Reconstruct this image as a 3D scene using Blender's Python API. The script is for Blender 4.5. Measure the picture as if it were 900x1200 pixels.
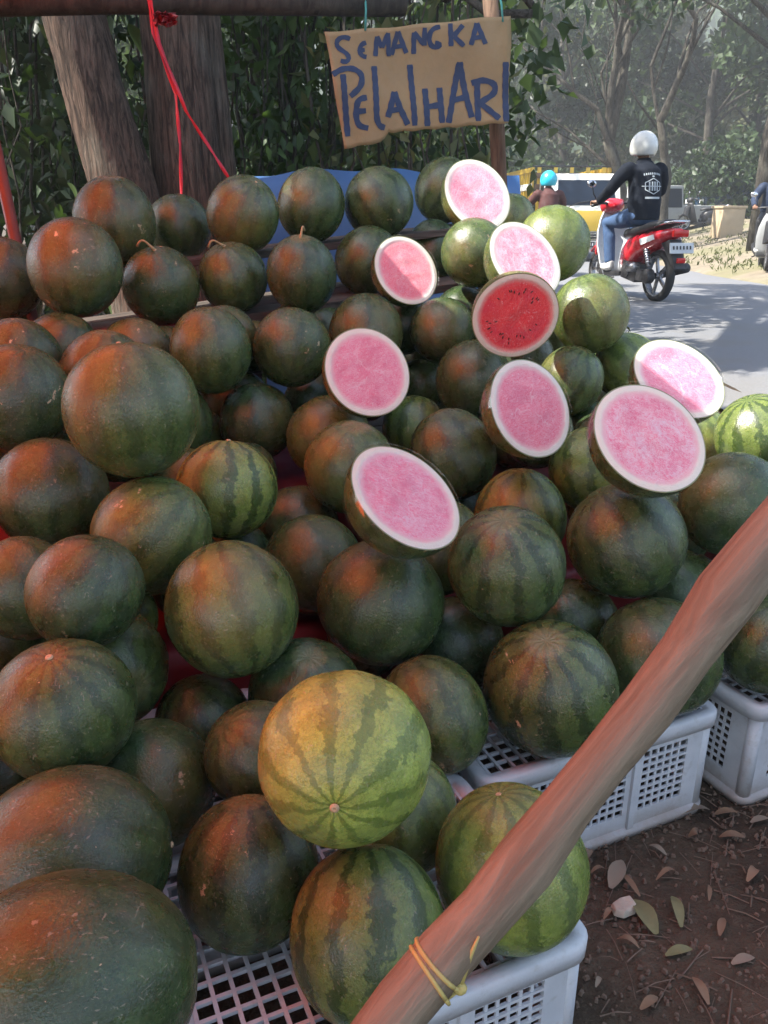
import bpy, bmesh, math, random
import numpy as np
from mathutils import Vector, Matrix
for o in list(bpy.data.objects): bpy.data.objects.remove(o)
scn = bpy.context.scene
COL = scn.collection
R = math.radians
# ---------------------------------------------------------------- camera
F = 942.0; PITCH = R(20.4); CAMH = 1.2
cam = bpy.data.cameras.new('camera'); camo = bpy.data.objects.new('camera', cam); COL.objects.link(camo)
camo.location = (0, 0, CAMH); camo.rotation_euler = (R(90) - PITCH, 0, 0)
cam.sensor_fit = 'VERTICAL'; cam.sensor_height = 24; cam.lens = 24 * F / 1200
cam.clip_start = 0.02; cam.clip_end = 2000
scn.camera = camo
# ---------------------------------------------------------------- light
SUN_EL, SUN_AZ = R(50), R(-98)          # azimuth from +Y towards +X: the sun stands to the left
w = bpy.data.worlds.new('World'); scn.world = w; w.use_nodes = True
nt = w.node_tree; nt.nodes.clear()
sky = nt.nodes.new('ShaderNodeTexSky'); sky.sky_type = 'NISHITA'; sky.sun_disc = False
sky.sun_elevation = SUN_EL; sky.sun_rotation = SUN_AZ; sky.air_density = 1.0; sky.dust_density = 2.0
bg = nt.nodes.new('ShaderNodeBackground'); bg.inputs['Strength'].default_value = 0.15
wo = nt.nodes.new('ShaderNodeOutputWorld')
nt.links.new(sky.outputs[0], bg.inputs[0]); nt.links.new(bg.outputs[0], wo.inputs[0])
sl = bpy.data.lights.new('sun', 'SUN'); sl.energy = 4.5; sl.angle = R(0.53); sl.color = (1, .95, .87)
so = bpy.data.objects.new('sun', sl); COL.objects.link(so)
sd = Vector((math.sin(SUN_AZ) * math.cos(SUN_EL), math.cos(SUN_AZ) * math.cos(SUN_EL), math.sin(SUN_EL)))
so.rotation_euler = sd.to_track_quat('Z', 'Y').to_euler()
so.location = sd * 30
scn.view_settings.view_transform = 'Standard'; scn.view_settings.look = 'None'
scn.view_settings.exposure = 1.95; scn.view_settings.gamma = 1
scn.view_settings.use_curve_mapping = False
scn.render.resolution_x, scn.render.resolution_y = 768, 1024

# ---------------------------------------------------------------- helpers
rnd = random.Random(7); rng = np.random.default_rng(7)
cP, sP = math.cos(PITCH), math.sin(PITCH)
TH = R(24)                                # the stall stands at 24 degrees to the view
AV = Vector((math.cos(TH), math.sin(TH), 0)); BV = Vector((-math.sin(TH), math.cos(TH), 0))
def st(s, t, z=0): return AV * s + BV * t + Vector((0, 0, z))
def ray(x, y):
    u = (x - 450) / F; v = (y - 600) / F
    return Vector((u, cP - sP * v, -sP - cP * v))
def at_y(x, y, Y): d = ray(x, y); return Vector((0, 0, CAMH)) + d * (Y / d.y)
def at_t(x, y, t): d = ray(x, y); return Vector((0, 0, CAMH)) + d * (t / d.dot(BV))
def sstep(a, b, x):
    x = min(1, max(0, (x - a) / (b - a))); return x * x * (3 - 2 * x)
def road_z(y): return .36 - .33 * sstep(3, 23, y)
def xl(y): return 1.75 + .06 * max(0, y - 5)
def xr(y): return 4.7 + .12 * (y - 4)
def ter(x, y):
    zr = road_z(y)
    if x < xl(y):
        z = zr * max(sstep(xl(y) - .55, xl(y), x), sstep(3.9, 5.5, y))
    elif x > xr(y):
        z = zr + min(.2 * (x - xr(y)), 1.0 - zr)
    else: z = zr
    return z

def link(o, parent=None):
    COL.objects.link(o)
    if parent: o.parent = parent
    return o
def props(o, label=None, cat=None, group=None, kind=None):
    if label: o['label'] = label
    if cat: o['category'] = cat
    if group: o['group'] = group
    if kind: o['kind'] = kind
    return o
def empty(name, loc=(0, 0, 0), rz=0, **k):
    o = bpy.data.objects.new(name, None); o.empty_display_size = .1
    o.location = loc; o.rotation_euler = (0, 0, rz); link(o); return props(o, **k)

class MB:
    """collects shapes; build() links them as one mesh object"""
    def __init__(s): s.v = []; s.f = []
    def add(s, vs, fs):
        n = len(s.v); s.v += [tuple(p) for p in vs]; s.f += [tuple(i + n for i in f) for f in fs]; return s
    def box(s, c, d, M=None, taper=1.0):
        x, y, z = d[0] / 2, d[1] / 2, d[2] / 2; c = Vector(c)
        P = [Vector((i * x * (taper if k > 0 else 1), j * y * (taper if k > 0 else 1), k * z)) for k in (-1, 1) for j in (-1, 1) for i in (-1, 1)]
        if M: P = [M @ p for p in P]
        return s.add([c + p for p in P], [(0, 2, 3, 1), (4, 5, 7, 6), (0, 1, 5, 4), (2, 6, 7, 3), (0, 4, 6, 2), (1, 3, 7, 5)])
    def hull8(s, P):
        return s.add(P, [(0, 2, 3, 1), (4, 5, 7, 6), (0, 1, 5, 4), (2, 6, 7, 3), (0, 4, 6, 2), (1, 3, 7, 5)])
    def tube(s, pts, rad, n=8, caps=True, flat=None):
        pts = [Vector(p) for p in pts]
        if not hasattr(rad, '__len__'): rad = [rad] * len(pts)
        rings = []; prev = None
        for i, p in enumerate(pts):
            d = (pts[min(i + 1, len(pts) - 1)] - pts[max(i - 1, 0)])
            d = d.normalized() if d.length > 1e-9 else Vector((0, 0, 1))
            if prev is None:
                a = d.cross(Vector((0, 0, 1)));
                if a.length < .05: a = d.cross(Vector((1, 0, 0)))
            else: a = prev - d * prev.dot(d)
            a.normalize(); prev = a; b = d.cross(a)
            rings.append([p + (a * math.cos(q) + b * math.sin(q) * (flat or 1)) * rad[i] for q in [2 * math.pi * k / n for k in range(n)]])
        vs = [q for r_ in rings for q in r_]; fs = []
        for i in range(len(pts) - 1):
            for k in range(n):
                fs.append((i * n + k, i * n + (k + 1) % n, (i + 1) * n + (k + 1) % n, (i + 1) * n + k))
        if caps:
            fs.append(tuple(range(n))[::-1]); fs.append(tuple((len(pts) - 1) * n + k for k in range(n)))
        return s.add(vs, fs)
    def lathe(s, prof, n=24, M=None):
        vs = []; fs = []
        for (r_, z) in prof:
            for k in range(n):
                q = 2 * math.pi * k / n; vs.append(Vector((r_ * math.cos(q), r_ * math.sin(q), z)))
        for i in range(len(prof) - 1):
            for k in range(n):
                fs.append((i * n + k, i * n + (k + 1) % n, (i + 1) * n + (k + 1) % n, (i + 1) * n + k))
        if M: vs = [M @ v for v in vs]
        return s.add(vs, fs)
    def ell(s, c, d, n=16, m=10, M=None):
        prof = [(max(1e-4, math.sin(math.pi * i / m)), -math.cos(math.pi * i / m)) for i in range(m + 1)]
        vs = []; c = Vector(c); fs = []
        for (r_, z) in prof:
            for k in range(n):
                q = 2 * math.pi * k / n; p = Vector((r_ * math.cos(q) * d[0], r_ * math.sin(q) * d[1], z * d[2]))
                vs.append(c + (M @ p if M else p))
        for i in range(m):
            for k in range(n):
                fs.append((i * n + k, i * n + (k + 1) % n, (i + 1) * n + (k + 1) % n, (i + 1) * n + k))
        return s.add(vs, fs)
    def prism(s, poly, w, axis=0):
        """poly in the plane across `axis`, extruded to +-w (or (lo,hi)) along it"""
        lo, hi = (-w, w) if not hasattr(w, '__len__') else w
        n = len(poly); vs = []
        for h in (lo, hi):
            for (a, b) in poly:
                vs.append((h, a, b) if axis == 0 else ((a, h, b) if axis == 1 else (a, b, h)))
        fs = [tuple(range(n))[::-1], tuple(range(n, 2 * n))]
        for k in range(n): fs.append((k, (k + 1) % n, n + (k + 1) % n, n + k))
        return s.add(vs, fs)
    def mesh(s, name, smooth=False, bevel=0, weld=False):
        me = bpy.data.meshes.new(name); me.from_pydata(s.v, [], s.f)
        bm = bmesh.new(); bm.from_mesh(me)
        if weld: bmesh.ops.remove_doubles(bm, verts=bm.verts, dist=1e-5)
        bmesh.ops.recalc_face_normals(bm, faces=bm.faces)
        if bevel:
            es = [e for e in bm.edges if len(e.link_faces) == 2 and e.calc_face_angle(0) > .5]
            bmesh.ops.bevel(bm, geom=es, offset=bevel, segments=2, affect='EDGES', profile=.6, clamp_overlap=True)
        bm.to_mesh(me); bm.free()
        if smooth: me.polygons.foreach_set('use_smooth', [True] * len(me.polygons))
        return me
    def build(s, name, mat, parent=None, smooth=False, bevel=0, weld=False, auto=False):
        me = s.mesh(name, smooth or auto, bevel, weld)
        if mat: me.materials.append(mat)
        if auto: me.set_sharp_from_angle(angle=R(40))
        return link(bpy.data.objects.new(name, me), parent)

def remeshed(name, mb, mat, voxel, parent=None, smooth_it=4):
    """tapered shapes fused into one continuous skin"""
    o = mb.build(name + '_src', None)
    m = o.modifiers.new('r', 'REMESH'); m.mode = 'VOXEL'; m.voxel_size = voxel
    m2 = o.modifiers.new('s', 'SMOOTH'); m2.factor = .5; m2.iterations = smooth_it
    dg = bpy.context.evaluated_depsgraph_get()
    me = bpy.data.meshes.new_from_object(o.evaluated_get(dg)); me.name = name
    bpy.data.objects.remove(o)
    me.polygons.foreach_set('use_smooth', [True] * len(me.polygons))
    me.materials.clear(); me.materials.append(mat)
    return link(bpy.data.objects.new(name, me), parent)

def raw_mesh(name, V, Fc, mat, smooth=False):
    """numpy verts (n,3) and faces (m,k)"""
    me = bpy.data.meshes.new(name); m, k = Fc.shape
    me.vertices.add(len(V)); me.vertices.foreach_set('co', np.ascontiguousarray(V, np.float32).ravel())
    me.loops.add(m * k); me.loops.foreach_set('vertex_index', np.ascontiguousarray(Fc, np.int32).ravel())
    me.polygons.add(m); me.polygons.foreach_set('loop_start', np.arange(0, m * k, k, dtype=np.int32))
    if smooth: me.polygons.foreach_set('use_smooth', [True] * m)
    me.update(calc_edges=True)
    if mat: me.materials.append(mat)
    return me

# ---------------------------------------------------------------- materials
def mat_new(name):
    m = bpy.data.materials.new(name); m.use_nodes = True
    return m, m.node_tree, m.node_tree.nodes['Principled BSDF']
class NG:
    def __init__(s, t): s.t = t
    def n(s, ty, **k):
        n = s.t.nodes.new(ty)
        for a, b in k.items(): setattr(n, a, b)
        return n
    def L(s, a, b): s.t.links.new(a, b)
    def inp(s, sock, v):
        if hasattr(v, 'is_linked'): s.L(v, sock)
        else: sock.default_value = v
    def math(s, op, a, b=0.0, c=0.0):
        n = s.n('ShaderNodeMath', operation=op); s.inp(n.inputs[0], a); s.inp(n.inputs[1], b); s.inp(n.inputs[2], c); return n.outputs[0]
    def mix(s, f, a, b, mode='MIX'):
        n = s.n('ShaderNodeMix', data_type='RGBA', blend_type=mode)
        s.inp(n.inputs[0], f); s.inp(n.inputs[6], a if hasattr(a, 'is_linked') else (*a[:3], 1)); s.inp(n.inputs[7], b if hasattr(b, 'is_linked') else (*b[:3], 1)); return n.outputs[2]
    def noise(s, vec, sc, det=3.0, rough=.5, dist=0.0):
        n = s.n('ShaderNodeTexNoise'); n.inputs['Scale'].default_value = sc; n.inputs['Detail'].default_value = det
        n.inputs['Roughness'].default_value = rough; n.inputs['Distortion'].default_value = dist
        if vec is not None: s.L(vec, n.inputs['Vector'])
        return n.outputs[0]
    def smooth(s, v, a, b, lo=0.0, hi=1.0):
        n = s.n('ShaderNodeMapRange', interpolation_type='SMOOTHSTEP'); s.inp(n.inputs[0], v)
        n.inputs[1].default_value = a; n.inputs[2].default_value = b; n.inputs[3].default_value = lo; n.inputs[4].default_value = hi; return n.outputs[0]
    def attr(s, name):
        n = s.n('ShaderNodeAttribute', attribute_type='OBJECT', attribute_name=name); return n.outputs['Fac']
    def objc(s): return s.n('ShaderNodeTexCoord').outputs['Object']
    def geo(s): return s.n('ShaderNodeNewGeometry').outputs['Position']
    def bump(s, h, strength, dist, bs):
        n = s.n('ShaderNodeBump'); n.inputs['Strength'].default_value = strength; n.inputs['Distance'].default_value = dist
        s.L(h, n.inputs['Height']); s.L(n.outputs[0], bs.inputs['Normal']); return n
def simple(name, col, rough=.6, metal=0, var=.25, scale=8, bump=0, spec=.5, coord='obj', coat=0):
    m, t, b = mat_new(name); g = NG(t)
    v = g.objc() if coord == 'obj' else g.geo()
    f = g.noise(v, scale, 4, .6)
    c = g.mix(f, [x * (1 - var) for x in col], [min(1, x * (1 + var)) for x in col])
    g.L(c, b.inputs['Base Color'])
    r2 = g.smooth(g.noise(v, scale * 2.3, 3), .3, .7, max(0, rough - .1), min(1, rough + .1)); g.L(r2, b.inputs['Roughness'])
    b.inputs['Metallic'].default_value = metal; b.inputs['Specular IOR Level'].default_value = spec
    b.inputs['Coat Weight'].default_value = coat; b.inputs['Coat Roughness'].default_value = .08
    if bump: g.bump(g.noise(v, scale * 3, 5, .6), bump, .01, b)
    return m
def leaf_mat(name, c1, c2, trans=.45, rough=.45, scale=1.5):
    m, t, b = mat_new(name); g = NG(t); out = [n for n in t.nodes if n.type == 'OUTPUT_MATERIAL'][0]
    oi = g.n('ShaderNodeNewGeometry').outputs['Random Per Island']
    f = g.math('MULTIPLY_ADD', g.noise(g.geo(), scale, 2), .7, g.math('MULTIPLY', oi, .4))
    c = g.mix(g.smooth(f, .25, .8), c1, c2)
    g.L(c, b.inputs['Base Color']); b.inputs['Roughness'].default_value = rough; b.inputs['Specular IOR Level'].default_value = .35
    tr = g.n('ShaderNodeBsdfTranslucent'); g.L(g.mix(.5, c, (c2[0] * 1.6, c2[1] * 1.7, c2[2] * .6)), tr.inputs[0])
    mx = g.n('ShaderNodeMixShader'); mx.inputs[0].default_value = trans
    g.L(b.outputs[0], mx.inputs[1]); g.L(tr.outputs[0], mx.inputs[2]); g.L(mx.outputs[0], out.inputs[0])
    return m

def melon_mat():
    m, t, b = mat_new('watermelon_rind'); g = NG(t)
    v = g.objc(); sd_ = g.attr('seed'); lt = g.attr('light'); sv = g.attr('stripe'); sk = g.attr('scarred')
    vs = g.n('ShaderNodeVectorMath', operation='ADD'); g.L(v, vs.inputs[0])
    cx = g.n('ShaderNodeCombineXYZ'); g.L(sd_, cx.inputs[0]); g.L(sd_, cx.inputs[1]); g.L(cx.outputs[0], vs.inputs[1]); vv = vs.outputs[0]
    sep = g.n('ShaderNodeSeparateXYZ'); g.L(v, sep.inputs[0])
    phi = g.math('ARCTAN2', sep.outputs[1], sep.outputs[0])
    n1 = g.math('SUBTRACT', g.noise(vv, 2.6, 2), .5); n2 = g.math('SUBTRACT', g.noise(vv, 11, 3, .65), .5)
    wv = g.math('ADD', g.math('MULTIPLY', phi, 11.0), g.math('ADD', g.math('MULTIPLY', n1, 5.0), g.math('MULTIPLY', n2, 4.2)))
    sw = g.math('SINE', wv)
    stripe = g.smooth(sw, .15, .55)
    vein = g.smooth(g.math('ABSOLUTE', g.math('SUBTRACT', g.noise(vv, 6.5, 4, .7, .6), .5)), .0, .05, 1, 0)
    dark1, dark2 = (.008, .018, .008), (.038, .074, .023)
    l1, l2 = (.058, .105, .018), (.38, .46, .085)
    g1 = g.mix(lt, dark1, l1); g2 = g.mix(lt, dark2, l2)
    base = g.mix(g.smooth(g.noise(vv, 3.1, 4, .6), .32, .72), g.mix(.55, g1, g2), g2)
    base = g.mix(g.math('MULTIPLY', vein, .35), base, g1)
    fg = g.noise(vv, 55, 4, .75); base = g.mix(g.math('MULTIPLY', g.smooth(fg, .45, .72), .30), base, g.mix(lt, (.10, .13, .07), (.34, .38, .14)))
    net = g.smooth(g.math('ABSOLUTE', g.math('SUBTRACT', g.noise(vv, 17, 3, .7, 1.0), .5)), .0, .045, 1, 0); base = g.mix(g.math('MULTIPLY', net, .40), base, g1)
    col = g.mix(g.math('MULTIPLY', stripe, sv), base, g1)
    col = g.mix(g.math('MULTIPLY', g.smooth(g.noise(vv, 90, 2, .6), .60, .70), .30), col, (.16, .17, .12))
    # wax bloom and a yellowish belly on one side
    bel = g.smooth(g.math('ADD', sep.outputs[0], g.math('MULTIPLY', n1, .9)), .45, 1.05)
    col = g.mix(g.math('MULTIPLY', bel, g.math('MULTIPLY_ADD', lt, .4, .22)), col, (.22, .17, .045))
    blo = g.smooth(g.noise(vv, 1.7, 3, .5, .4), .48, .75)
    col = g.mix(g.math('MULTIPLY', blo, .20), col, (.13, .15, .13))
    # scars: few pale corky patches and thin scratches
    sc = g.math('MULTIPLY', g.smooth(g.noise(vv, 3.3, 6, .66, .3), .665, .680), sk); sc2 = g.smooth(g.noise(vv, 20, 2, .5), .765, .79)
    mp = g.n('ShaderNodeMapping'); g.L(vv, mp.inputs[0]); mp.inputs['Scale'].default_value = (26, 5, 9); mp.inputs['Rotation'].default_value = (.4, .7, .2)
    scr = g.smooth(g.noise(mp.outputs[0], 1.6, 3, .6), .635, .69)
    mp2 = g.n('ShaderNodeMapping'); g.L(vv, mp2.inputs[0]); mp2.inputs['Scale'].default_value = (5, 30, 7); mp2.inputs['Rotation'].default_value = (1.1, .2, .9)
    scr2 = g.smooth(g.noise(mp2.outputs[0], 1.7, 3, .6), .645, .70)
    scar = g.math('MAXIMUM', sc, sc2)
    col = g.mix(g.math('MULTIPLY', g.math('MAXIMUM', scr, scr2), .38), col, (.34, .30, .21))
    col = g.mix(g.math('MULTIPLY', scar, .85), col, (.50, .37, .22))
    # pole blemish
    pr = g.math('ADD', g.math('ABSOLUTE', sep.outputs[2]), g.math('MULTIPLY', n2, .03))
    col = g.mix(g.math('MULTIPLY', g.smooth(pr, .955, 1.0), .5), col, (.19, .17, .07))
    g.L(col, b.inputs['Base Color'])
    rg = g.math('ADD', g.smooth(g.noise(vv, 5, 4, .6), .3, .7, .20, .38), g.math('MULTIPLY', scar, .3)); g.L(rg, b.inputs['Roughness'])
    b.inputs['Specular IOR Level'].default_value = .5
    hh = g.math('ADD', g.math('MULTIPLY', g.noise(vv, 30, 4, .6), .5), g.math('ADD', g.math('MULTIPLY', sw, .10), g.math('MULTIPLY', scar, .5)))
    g.bump(hh, .18, .02, b)
    return m
def flesh_mat():
    m, t, b = mat_new('watermelon_flesh'); g = NG(t)
    v = g.objc(); sd_ = g.attr('seed'); red = g.attr('red'); fr = g.attr('glare')
    vs = g.n('ShaderNodeVectorMath', operation='ADD'); g.L(v, vs.inputs[0])
    cx = g.n('ShaderNodeCombineXYZ'); g.L(sd_, cx.inputs[0]); g.L(sd_, cx.inputs[2]); g.L(cx.outputs[0], vs.inputs[1]); vv = vs.outputs[0]
    sep = g.n('ShaderNodeSeparateXYZ'); g.L(v, sep.inputs[0])
    rr = g.math('SQRT', g.math('ADD', g.math('MULTIPLY', sep.outputs[0], sep.outputs[0]), g.math('MULTIPLY', sep.outputs[1], sep.outputs[1])))
    nz = g.math('SUBTRACT', g.noise(vv, 5, 4, .6), .5)
    r2 = g.math('MULTIPLY_ADD', nz, .07, rr)
    mpf = g.n('ShaderNodeMapping'); g.L(vv, mpf.inputs[0]); mpf.inputs['Scale'].default_value = (4, 15, 6); mpf.inputs['Rotation'].default_value = (0, 0, .5)
    fib = g.noise(mpf.outputs[0], 1.5, 6, .72, 2.6); fine = g.noise(vv, 30, 4, .65, 1.4)
    pink = g.mix(red, (.84, .17, .29), (.88, .024, .048)); pale = g.mix(red, (.92, .50, .59), (.92, .15, .15))
    fl = g.mix(g.smooth(g.math('MULTIPLY_ADD', fine, .3, g.math('MULTIPLY', fib, .75)), .42, .66), pink, pale)
    frm = g.math('MULTIPLY', g.smooth(g.math('ADD', g.noise(vv, 2.6, 5, .72, .8), g.math('MULTIPLY', g.math('SUBTRACT', fine, .5), .8)), .34, .78), fr)
    fl = g.mix(g.math('MULTIPLY', g.smooth(g.noise(vv, 1.9, 4, .6, .6), .46, .66), .55), fl, g.mix(.5, pink, (.62, .08, .17)))
    ph = g.math('ARCTAN2', sep.outputs[1], sep.outputs[0]); hs = g.math('ABSOLUTE', g.math('SINE', g.math('ADD', g.math('MULTIPLY', ph, 1.5), g.math('MULTIPLY_ADD', nz, 2.4, sd_))))
    heart = g.math('MULTIPLY', g.smooth(hs, .0, .17, 1, 0), g.math('MULTIPLY', g.smooth(rr, .04, .14), g.smooth(rr, .42, .66, 1, 0))); fl = g.mix(g.math('MULTIPLY', heart, .5), fl, g.mix(red, (.93, .72, .77), (.92, .30, .28)))
    fl = g.mix(frm, fl, (.88, .74, .78))  # cling-film glare painted into the flesh as a whitish mix
    ln = g.math('MULTIPLY', g.smooth(g.noise(vv, 8, 4, .6, 3.0), .60, .68), .55); fl = g.mix(ln, fl, (.88, .68, .72))
    fl = g.mix(g.smooth(r2, .74, .86), fl, g.mix(.5, pale, (.80, .60, .54)))
    col = g.mix(g.smooth(r2, .83, .90), fl, (.84, .82, .70))
    col = g.mix(g.smooth(rr, .968, .985), col, (.20, .25, .10))
    g.L(col, b.inputs['Base Color']); b.inputs['Roughness'].default_value = .42
    b.inputs['Subsurface Weight'].default_value = 0; b.inputs['Coat Weight'].default_value = .6; b.inputs['Coat Roughness'].default_value = .18
    g.bump(g.math('MULTIPLY_ADD', fine, .35, fib), .6, .05, b)
    return m
def wood_mat(name, c1, c2, rough=.75, stretch=(9, 9, .8), scale=3, bump=.4):
    m, t, b = mat_new(name); g = NG(t); v = g.objc()
    mp = g.n('ShaderNodeMapping'); g.L(v, mp.inputs[0]); mp.inputs['Scale'].default_value = stretch
    f = g.noise(mp.outputs[0], scale, 6, .65, .6); f2 = g.noise(v, 2.2, 3)
    c = g.mix(g.smooth(f, .32, .68), c1, c2); c = g.mix(g.math('MULTIPLY', g.smooth(f2, .5, .72), .5), c, [x * .55 for x in c1])
    ck = g.smooth(g.noise(mp.outputs[0], scale * .6, 3, .6, .3), .64, .68); c = g.mix(g.math('MULTIPLY', ck, .7), c, [x * .35 for x in c1])
    g.L(c, b.inputs['Base Color']); b.inputs['Roughness'].default_value = rough; b.inputs['Specular IOR Level'].default_value = .3
    g.bump(f, bump, .02, b); return m
def bark_mat(name, c1, c2):
    m, t, b = mat_new(name); g = NG(t); v = g.geo()
    mp = g.n('ShaderNodeMapping'); g.L(v, mp.inputs[0]); mp.inputs['Scale'].default_value = (30, 30, 3.2)
    f = g.noise(mp.outputs[0], 1.6, 6, .7, .8); f2 = g.noise(v, 3, 4)
    c = g.mix(g.smooth(f, .35, .65), c1, c2); c = g.mix(g.math('MULTIPLY', g.smooth(f2, .5, .7), .4), c, (.20, .19, .15))
    g.L(c, b.inputs['Base Color']); b.inputs['Roughness'].default_value = .9; b.inputs['Specular IOR Level'].default_value = .2
    g.bump(f, .9, .05, b); return m
def soil_mat():
    m, t, b = mat_new('soil'); g = NG(t); v = g.geo()
    f = g.noise(v, 3, 6, .65); f2 = g.noise(v, 26, 5, .7); f3 = g.noise(v, .5, 3)
    c = g.mix(g.smooth(f, .3, .7), (.042, .030, .020), (.092, .066, .043)); c = g.mix(g.math('MULTIPLY', g.smooth(f2, .52, .75), .6), c, (.125, .095, .066))
    sep = g.n('ShaderNodeSeparateXYZ'); g.L(v, sep.inputs[0])
    sand = g.math('MULTIPLY', g.smooth(sep.outputs[1], 5, 9), g.smooth(sep.outputs[0], 3.0, 4.6))
    sc = g.mix(g.smooth(f, .3, .7), (.17, .142, .105), (.24, .205, .15)); sc = g.mix(g.math('MULTIPLY', g.smooth(f3, .45, .62), .6), sc, (.16, .16, .08))
    c = g.mix(sand, c, sc)
    g.L(c, b.inputs['Base Color']); b.inputs['Roughness'].default_value = .95; b.inputs['Specular IOR Level'].default_value = .2
    g.bump(g.math('MULTIPLY_ADD', f2, .5, f), .8, .05, b); return m
def asphalt_mat():
    m, t, b = mat_new('asphalt'); g = NG(t); v = g.geo()
    f = g.noise(v, 60, 4, .7); f2 = g.noise(v, 1.2, 4, .6)
    c = g.mix(f, (.12, .123, .13), (.19, .193, .20)); c = g.mix(g.math('MULTIPLY', g.smooth(f2, .48, .7), .5), c, (.15, .14, .12))
    g.L(c, b.inputs['Base Color']); b.inputs['Roughness'].default_value = .8; g.bump(f, .4, .01, b); return m
def tarp_mat(name, col, trans, tcol):
    m, t, b = mat_new(name); g = NG(t); out = [n for n in t.nodes if n.type == 'OUTPUT_MATERIAL'][0]; v = g.geo()
    c = g.mix(g.noise(v, 5, 3), [x * .8 for x in col], col); g.L(c, b.inputs['Base Color']); b.inputs['Roughness'].default_value = .45
    tr = g.n('ShaderNodeBsdfTranslucent'); tr.inputs[0].default_value = (*tcol, 1)
    mx = g.n('ShaderNodeMixShader'); mx.inputs[0].default_value = trans
    g.L(b.outputs[0], mx.inputs[1]); g.L(tr.outputs[0], mx.inputs[2]); g.L(mx.outputs[0], out.inputs[0]); g.bump(g.noise(v, 9, 4), .3, .03, b); return m
def film_mat():
    m, t, b = mat_new('cling_film'); g = NG(t); out = [n for n in t.nodes if n.type == 'OUTPUT_MATERIAL'][0]
    gl = g.n('ShaderNodeBsdfGlossy'); gl.inputs['Roughness'].default_value = .12; gl.inputs[0].default_value = (.9, .9, .9, 1)
    tp = g.n('ShaderNodeBsdfTransparent'); mx = g.n('ShaderNodeMixShader'); mx.inputs[0].default_value = .14
    g.L(tp.outputs[0], mx.inputs[1]); g.L(gl.outputs[0], mx.inputs[2]); g.L(mx.outputs[0], out.inputs[0]); return m

def crate_mat():
    m, t, b = mat_new('white_plastic'); g = NG(t); v = g.geo()
    f = g.noise(v, 7, 6, .7); f2 = g.noise(v, 38, 4, .7); sep = g.n('ShaderNodeSeparateXYZ'); g.L(v, sep.inputs[0])
    c = g.mix(g.smooth(f, .3, .7), (.44, .455, .47), (.54, .55, .56)); c = g.mix(g.math('MULTIPLY', g.smooth(f2, .52, .75), .45), c, (.30, .27, .23))
    mud = g.smooth(g.math('MULTIPLY_ADD', g.math('SUBTRACT', f, .5), -.16, sep.outputs[2]), .0, .07, .75, 0); c = g.mix(mud, c, (.20, .15, .11))
    g.L(c, b.inputs['Base Color']); b.inputs['Roughness'].default_value = .5; g.bump(f2, .12, .01, b); return m
MELON = melon_mat(); FLESH = flesh_mat(); FILM = film_mat()
SEED = simple('melon_seed', (.02, .012, .008), .35); CORK = simple('cork_scar', (.42, .30, .17), .8, scale=30)
STEM = simple('dry_stem', (.30, .21, .10), .8, scale=20, bump=.3)
POLE = wood_mat('peeled_wood', (.14, .108, .072), (.235, .185, .128), .55, (26, 26, 2.2), 2.2, .35)
PLANK = wood_mat('grey_plank', (.04, .033, .027), (.09, .074, .058), .85, (1.2, 22, 22), 2.5)
POSTM = wood_mat('rough_post', (.06, .035, .022), (.15, .095, .06), .85, (26, 26, 1.8), 2.2)
BEAM = wood_mat('dark_beam', (.025, .022, .018), (.06, .05, .04), .9)
BARK = bark_mat('bark_brown', (.035, .025, .019), (.155, .105, .075)); BARKG = bark_mat('bark_grey', (.025, .022, .018), (.095, .085, .07))
SOIL = soil_mat(); ASPH = asphalt_mat()
CRATE = crate_mat()
PAPER = simple('kraft_paper', (.24, .165, .078), .8, var=.3, scale=7, bump=.5)
PAINT = simple('blue_paint', (.004, .016, .060), .55, var=.5, scale=30)
TARP = tarp_mat('red_tarp', (.60, .03, .02), .82, (1.0, .15, .06)); REDCLOTH = simple('red_sheet', (.15, .008, .011), .5, var=.3, scale=5)
BLUET = simple('blue_tarp', (.05, .125, .28), .45, var=.2, scale=6, bump=.3)
RIBBON = tarp_mat('red_ribbon', (.62, .03, .06), .3, (.8, .05, .06)); TWINE = simple('yellow_twine', (.42, .34, .11), .6, scale=40); TEAL = simple('teal_cord', (.03, .20, .18), .6)
LEAF_N = leaf_mat('vine_leaf', (.017, .036, .011), (.055, .095, .026), .3)
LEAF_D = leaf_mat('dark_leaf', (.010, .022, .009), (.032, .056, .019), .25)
LEAF_F = leaf_mat('far_leaf', (.020, .042, .018), (.058, .092, .034), .3, .6, .35)
LEAF_Y = leaf_mat('olive_leaf', (.040, .052, .018), (.10, .11, .042), .3, .6, .35)
DRYL = simple('dry_leaf', (.17, .105, .06), .8, var=.4, scale=14, coord='geo')
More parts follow.
